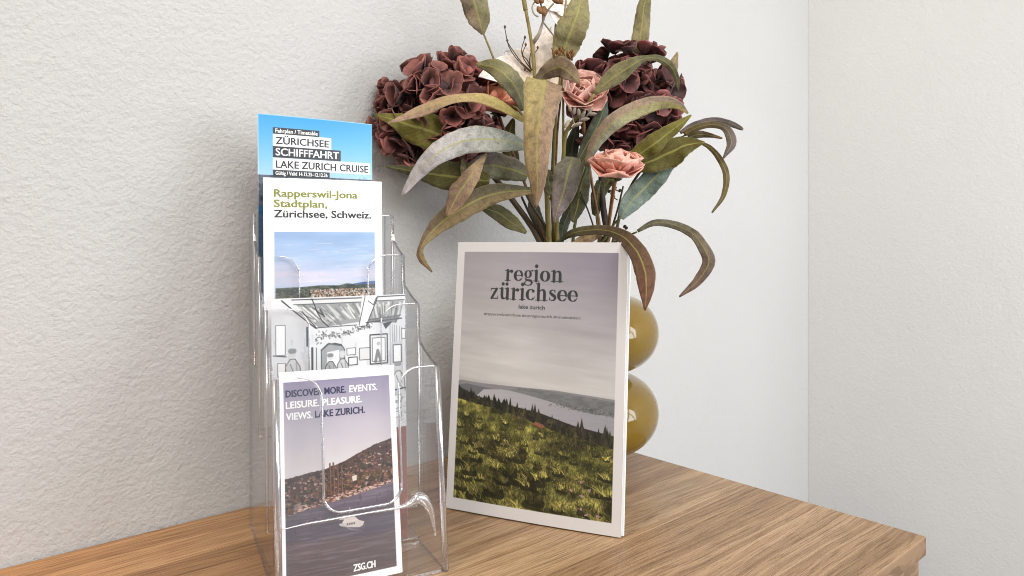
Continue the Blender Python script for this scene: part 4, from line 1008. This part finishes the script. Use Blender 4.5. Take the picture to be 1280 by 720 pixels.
# low right
b6 = plant('leafy_branch', 'low leafy branch with a reddish leaf drooping over the top right corner of the brochure', 'branch', bgp)
stem(b6, [([(796, 290), (782, 296), (766, 304), (748, 316), (721, 400)], (.70, .72, .74, .75), [.0009, .0012, .0014, .0016, .0018]), ([(703, 299), (697, 312), (715, 400)], (.69, .72, .75), [.0014, .0016, .0016]),
          ([(745, 268), (747, 285), (750, 306), (720, 400)], (.745, .75, .75), [.0009, .001, .0014])], 'green')
leaf(b6, [(702, 300), (714, 292), (735, 288), (758, 288), (779, 296), (796, 315), (806, 340), (808, 365), (806, 388)], [2, 5, 6, 6, 9, 12, 13, 9, 1], (.69, .66, .63, .585, .56, .555), C['dark'], srgb(104, 66, 52), tilt=0, fold=.3)
leaf(b6, [(797, 289), (817, 279), (842, 281), (866, 292), (880, 311), (886, 329), (871, 352), (849, 371)], [2, 4, 5, 6, 7, 8, 6, 1], (.70, .69, .68, .68), C['grey'], srgb(108, 84, 76), fold=.3)
leaf(b6, [(731, 204), (727, 228), (723, 252), (716, 278)], [7, 11, 12, 3], (.735, .735), srgb(84, 86, 66), C['dark'], fold=.15)
leaf(b6, [(751, 226), (747, 246), (744, 270)], [5, 9, 4], (.755, .755), srgb(88, 86, 62), C['dark'], fold=.15)
leaf(b6, [(716, 306), (735, 297), (752, 292)], [3, 8, 4], (.74, .735), C['beige'], C['brown'], fold=.2)

for o_, pts_, hw_, d_, ca, cb in (
    (b4, [(718, 236), (724, 214), (734, 192), (748, 172)], [3, 9, 10, 2], (.755, .755), 'dark', 'hyd'),
    (b3, [(712, 238), (712, 210), (716, 180), (722, 152)], [2, 8, 9, 2], (.77, .775), 'dark', 'teal'),
    (b1, [(648, 226), (640, 200), (636, 172), (642, 148)], [3, 10, 10, 2], (.76, .765), 'dark', 'hyd'),
    (b4, [(744, 262), (752, 240), (764, 222), (780, 210)], [2, 7, 7, 1], (.765, .765), 'dark', 'hyd'),
    (b2, [(690, 300), (676, 284), (668, 262), (664, 240)], [2, 7, 8, 2], (.765, .765), 'dark', 'grey'),
    (b6, [(702, 304), (704, 286), (710, 268), (720, 250)], [2, 6, 7, 2], (.77, .77), 'teal', 'dark')):
    leaf(o_, pts_, hw_, d_, C[ca], C[cb], fold=.2, tilt=12)

# roses ----------------------------------------------------------------
def rose(label, px, py, d, size, lean, c0, c1, seed, path, pd, pr, rows=((5, 1.0, 1.32), (5, .88, .92), (4, .72, .50), (3, .58, .18), (2, .42, .0))):
    r = plant('rose', label, 'flower', 'pink roses in the vase'); g = np.random.default_rng(seed)
    c = P(px, py, d); ax = camdir(*lean).normalized(); t1 = ax.orthogonal().normalized(); t2 = ax.cross(t1); V, Fc, CO = [], [], []
    for q, (n, k, op) in enumerate(rows):
        for i in range(n):
            a = q * .7 + i * 2 * math.pi / n + g.normal(0, .12); ro = t1 * math.cos(a) + t2 * math.sin(a)
            L = size * (.78 + .22 * k) * g.uniform(.92, 1.08)
            tn = g.uniform(.9, 1.08)
            petal(V, Fc, CO, c + ro * size * .05 * k, ax, ro, L, L * (1.22 if op > .5 else 1.35), .42, ((op * .85 + .12, op * .95 + g.uniform(-.25, .12)) if op > .8 else (op + .55, op - .75 + g.uniform(-.15, .15))), np.array(c0) * tn * (.8 + .2 * k), np.array(c1) * tn, nu=8, nv=9, rg=g)
    o = mesh_obj('blossom', V, Fc, M_PETAL, r, True, cols=CO); sd = o.modifiers.new('thickness', 'SOLIDIFY'); sd.thickness = .0005
    V, Fc = [], []
    for i in range(5):
        a = i * 1.257; ro = t1 * math.cos(a) + t2 * math.sin(a); tube(V, Fc, [c - ax * .003, c + ro * size * .14 - ax * .001, c + ro * size * .3 + ax * size * .02], [.0016, .0018, .0003], 6, 6)
    mesh_obj('sepal', V, Fc, M_STEM['green'], r, True)
    stem(r, [(path, pd, pr)], 'rust')
    return r
PK0, PK1 = srgb(218, 146, 126), srgb(240, 186, 168)
rose('single open pink rose just above the right side of the brochure', 769, 222, .675, .031, (.05, .93, -.36), PK0, PK1, 5, [(769, 222), (765, 250), (761, 280), (758, 306), (718, 400)], (.675, .70, .725, .745, .75), [.0022, .0019, .0018, .0018, .0018])
rose('pink rose half hidden behind the leaf tips in the centre of the bouquet', 727, 124, .715, .029, (.05, .55, -.85), srgb(218, 150, 132), srgb(240, 190, 174), 11, [(727, 124), (732, 180), (740, 230), (749, 306), (718, 400)], (.715, .735, .745, .75, .75), [.002, .0018, .0016, .0016, .0018])
rose('peach rose showing two petals between the left hydrangea and the white lily', 622, 140, .745, .040, (.15, .8, -.5), srgb(186, 104, 80), srgb(222, 150, 118), 17, [(622, 140), (640, 190), (662, 245), (683, 306), (713, 400)], (.745, .75, .75, .75, .75), [.0018, .0016, .0015, .0015, .0018])

# white blossoms ---------------------------------------------------------
def lily(label, px, py, d, face, dirs, c0, c1, stam, path, pd, pr):
    r = plant('lily', label, 'flower', 'white blossoms in the vase'); g = np.random.default_rng(int(px)); c = P(px, py, d); V, Fc, CO = [], [], []
    ax = camdir(*face).normalized()
    for ang, L, Wd in dirs:
        ro = (camdir(math.cos(R(ang)), math.sin(R(ang)), 0)); ro = (ro - ax * ro.dot(ax)).normalized()
        petal(V, Fc, CO, c, ax, ro, L, Wd, .3, (1.0 + g.uniform(-.1, .1), 1.5 + g.uniform(-.1, .3)), c0, c1, nu=12, nv=16, rg=None, point=.7)
    o = mesh_obj('blossom', V, Fc, M_PETAL, r, True, cols=CO); sd = o.modifiers.new('thickness', 'SOLIDIFY'); sd.thickness = .0005
    V, Fc = [], []
    for pts in stam:
        q = [P(a, b, d - .006 - .012 * i / (len(pts) - 1)) for i, (a, b) in enumerate(pts)]
        tube(V, Fc, q, [.0006, .0005, .00045], 6, 10); e = q[-1]
        tube(V, Fc, [e + Vector((0, 0, -.0006)), e + Vector((.0002, 0, .0012)), e + Vector((0, 0, .0030))], [.0005, .0014, .0004], 6, 5)
    mesh_obj('stamen', V, Fc, M_STEM['brown'], r, True); stem(r, [(path, pd, pr)], 'green')
WH0, WH1 = srgb(240, 228, 214), srgb(252, 248, 242)
lily('white lily with long brown stamens left of the tall bare stem', 663, 92, .735, (-.1, .35, -1), [(28, .050, .030), (66, .054, .030), (140, .036, .028), (196, .058, .036), (250, .040, .030), (318, .060, .036)], WH0, WH1,
     [[(663, 90), (648, 76), (636, 58), (631, 35)], [(664, 89), (652, 78), (641, 63), (634, 52)], [(665, 88), (655, 74), (652, 62), (656, 48)], [(665, 88), (659, 75), (653, 68), (657, 57)], [(664, 88), (662, 76), (664, 64)], [(666, 88), (666, 72), (672, 61)], [(660, 90), (656, 88)]],
     [(663, 92), (672, 140), (680, 210), (689, 306), (713, 400)], (.735, .75, .75, .75, .75), [.0018, .0016, .0016, .0016, .0016])
lily('white lily at the top edge of the photo among brown buds', 700, 4, .74, (.15, .2, -1), [(15, .046, .018), (70, .04, .026), (140, .042, .026), (200, .034, .026), (258, .030, .030), (300, .030, .026)], WH0, WH1,
     [[(700, 2), (696, -8), (690, -16)], [(700, 2), (706, -10), (710, -20)]], [(700, 6), (695, 30), (694, 60), (695, 120), (690, 220), (693, 306), (715, 400)], (.745, .75, .75, .755, .755, .75, .75), [.0016, .0014, .0013, .0014, .0015, .0015, .0015])

# bud sprigs -------------------------------------------------------------
def bud(V, Fc, a, b, d, r):
    p, q = P(*a, d), P(*b, d - .004); tube(V, Fc, [p, p + (q - p) * .35, p + (q - p) * .75, q], [r * .4, r, r * .8, r * .15], 8, 9)
s1 = plant('bud_sprig', 'brown bud sprig with a hooked stalk in front of the topmost white lily', 'sprig', 'bud sprigs in the vase')
stem(s1, [([(667, 53), (674, 42), (679, 26), (684, 14), (692, 4)], (.71, .705, .70), [.0022, .0020, .0011, .0011, .001]), ([(679, 26), (678, 12), (674, 0)], (.705, .70), [.0012, .001, .001]), ([(673, 21), (668, 18), (665, 10), (668, 3), (674, 2)], (.70, .70), [.0008, .0007, .0007]),
          ([(680, 29), (687, 38), (694, 47)], (.71, .73), [.0009, .0009]), ([(705, 28), (706, 14), (708, 0)], (.715, .71), [.0016, .001, .001]), ([(709, 20), (714, 8), (718, -4)], (.715, .71), [.0008, .0009, .0009]),
          ([(667, 53), (669, 90), (673, 130), (681, 200), (690, 306), (714, 400)], (.71, .72, .735, .745, .75, .75), [.0014, .0012, .0012, .0012, .0012, .0012])], 'grey')
V, Fc = [], []
for a, b in (((668, -6), (673, 5)), ((674, -4), (679, 4)), ((690, -3), (700, 4)), ((697, -4), (703, 5)), ((672, 9), (678, 17)), ((680, 8), (681, 20))): bud(V, Fc, a, b, .70, .0032)
bud(V, Fc, (701, 21), (708, 31), .715, .0034); mesh_obj('bud', V, Fc, M_STEM['rust'], s1, True)
s2 = plant('bud_sprig', 'pale bud sprig with tiny grey leaflets below the half hidden pink rose', 'sprig', 'bud sprigs in the vase')
V, Fc = [], []
stem(s2, [([(738, 140), (728, 150), (718, 158), (708, 168), (702, 210), (698, 306), (715, 400)], (.69, .70, .705, .715, .735, .75, .75), [.0008, .0009, .001, .001, .001, .001, .001]), ([(718, 157), (716, 147), (714, 138)], (.70, .695), [.0006, .0006]), ([(724, 152), (724, 146), (722, 140)], (.70, .695), [.0006, .0006])], 'grey')
for a, b in (((714, 140), (711, 131)), ((717, 144), (719, 132)), ((724, 146), (723, 135)), ((726, 148), (732, 138)), ((735, 142), (741, 134)), ((734, 143), (746, 142)), ((725, 150), (737, 148)), ((716, 158), (728, 153)), ((712, 150), (706, 160))): bud(V, Fc, a, b, .695, .0021)
mesh_obj('bud', V, Fc, M_STEM['grey'], s2, True)
s3 = plant('bud_sprig', 'small tuft of dried brown florets on the upright leaf above the curled leaf', 'sprig', 'bud sprigs in the vase')
V, Fc = [], []
g = np.random.default_rng(4)
for k in range(34):
    x, y = g.uniform(691, 716), 0; y = 66 + g.normal(0, 3) + (x - 700) * .25; bud(V, Fc, (x, y + 3), (x + g.normal(0, 2.5), y - 4), .672 + g.uniform(0, .006), .0010)
mesh_obj('bud', V, Fc, M_STEM['rust'], s3, True)
stem(s3, [([(703, 70), (702, 110), (696, 180), (694, 306), (714, 400)], (.678, .70, .735, .75, .75), [.0011, .0011, .0011, .0012, .0012])], 'rust')
# extra bare stalks that crowd the mouth of the vase
s4 = plant('bud_sprig', 'thin dark berry sprig beside the stem of the single pink rose', 'sprig', 'bud sprigs in the vase')
stem(s4, [([(779, 233), (772, 262), (764, 288), (757, 312), (720, 400)], (.72, .735, .745, .75), [.0009, .0011, .0012, .0012]), ([(722, 232), (733, 258), (742, 284), (747, 312), (719, 400)], (.73, .74, .75), [.0008, .0009, .001]),
          ([(736, 200), (742, 240), (748, 280), (751, 312), (719, 400)], (.745, .75, .75), [.0009, .001, .0012]), ([(775, 240), (768, 236), (764, 230)], (.72, .72), [.0006, .0005]), ([(772, 250), (766, 246), (762, 240)], (.725, .72), [.0006, .0005])], 'dark')
V, Fc = [], []
for a in ((764, 229), (762, 239), (769, 235), (767, 246), (775, 238), (781, 283), (783, 285)): bud(V, Fc, (a[0] - 1.5, a[1] + 1.5), (a[0] + 1.5, a[1] - 1.5), .72, .0017)
mesh_obj('berry', V, Fc, M_STEM['dark'], s4, True)
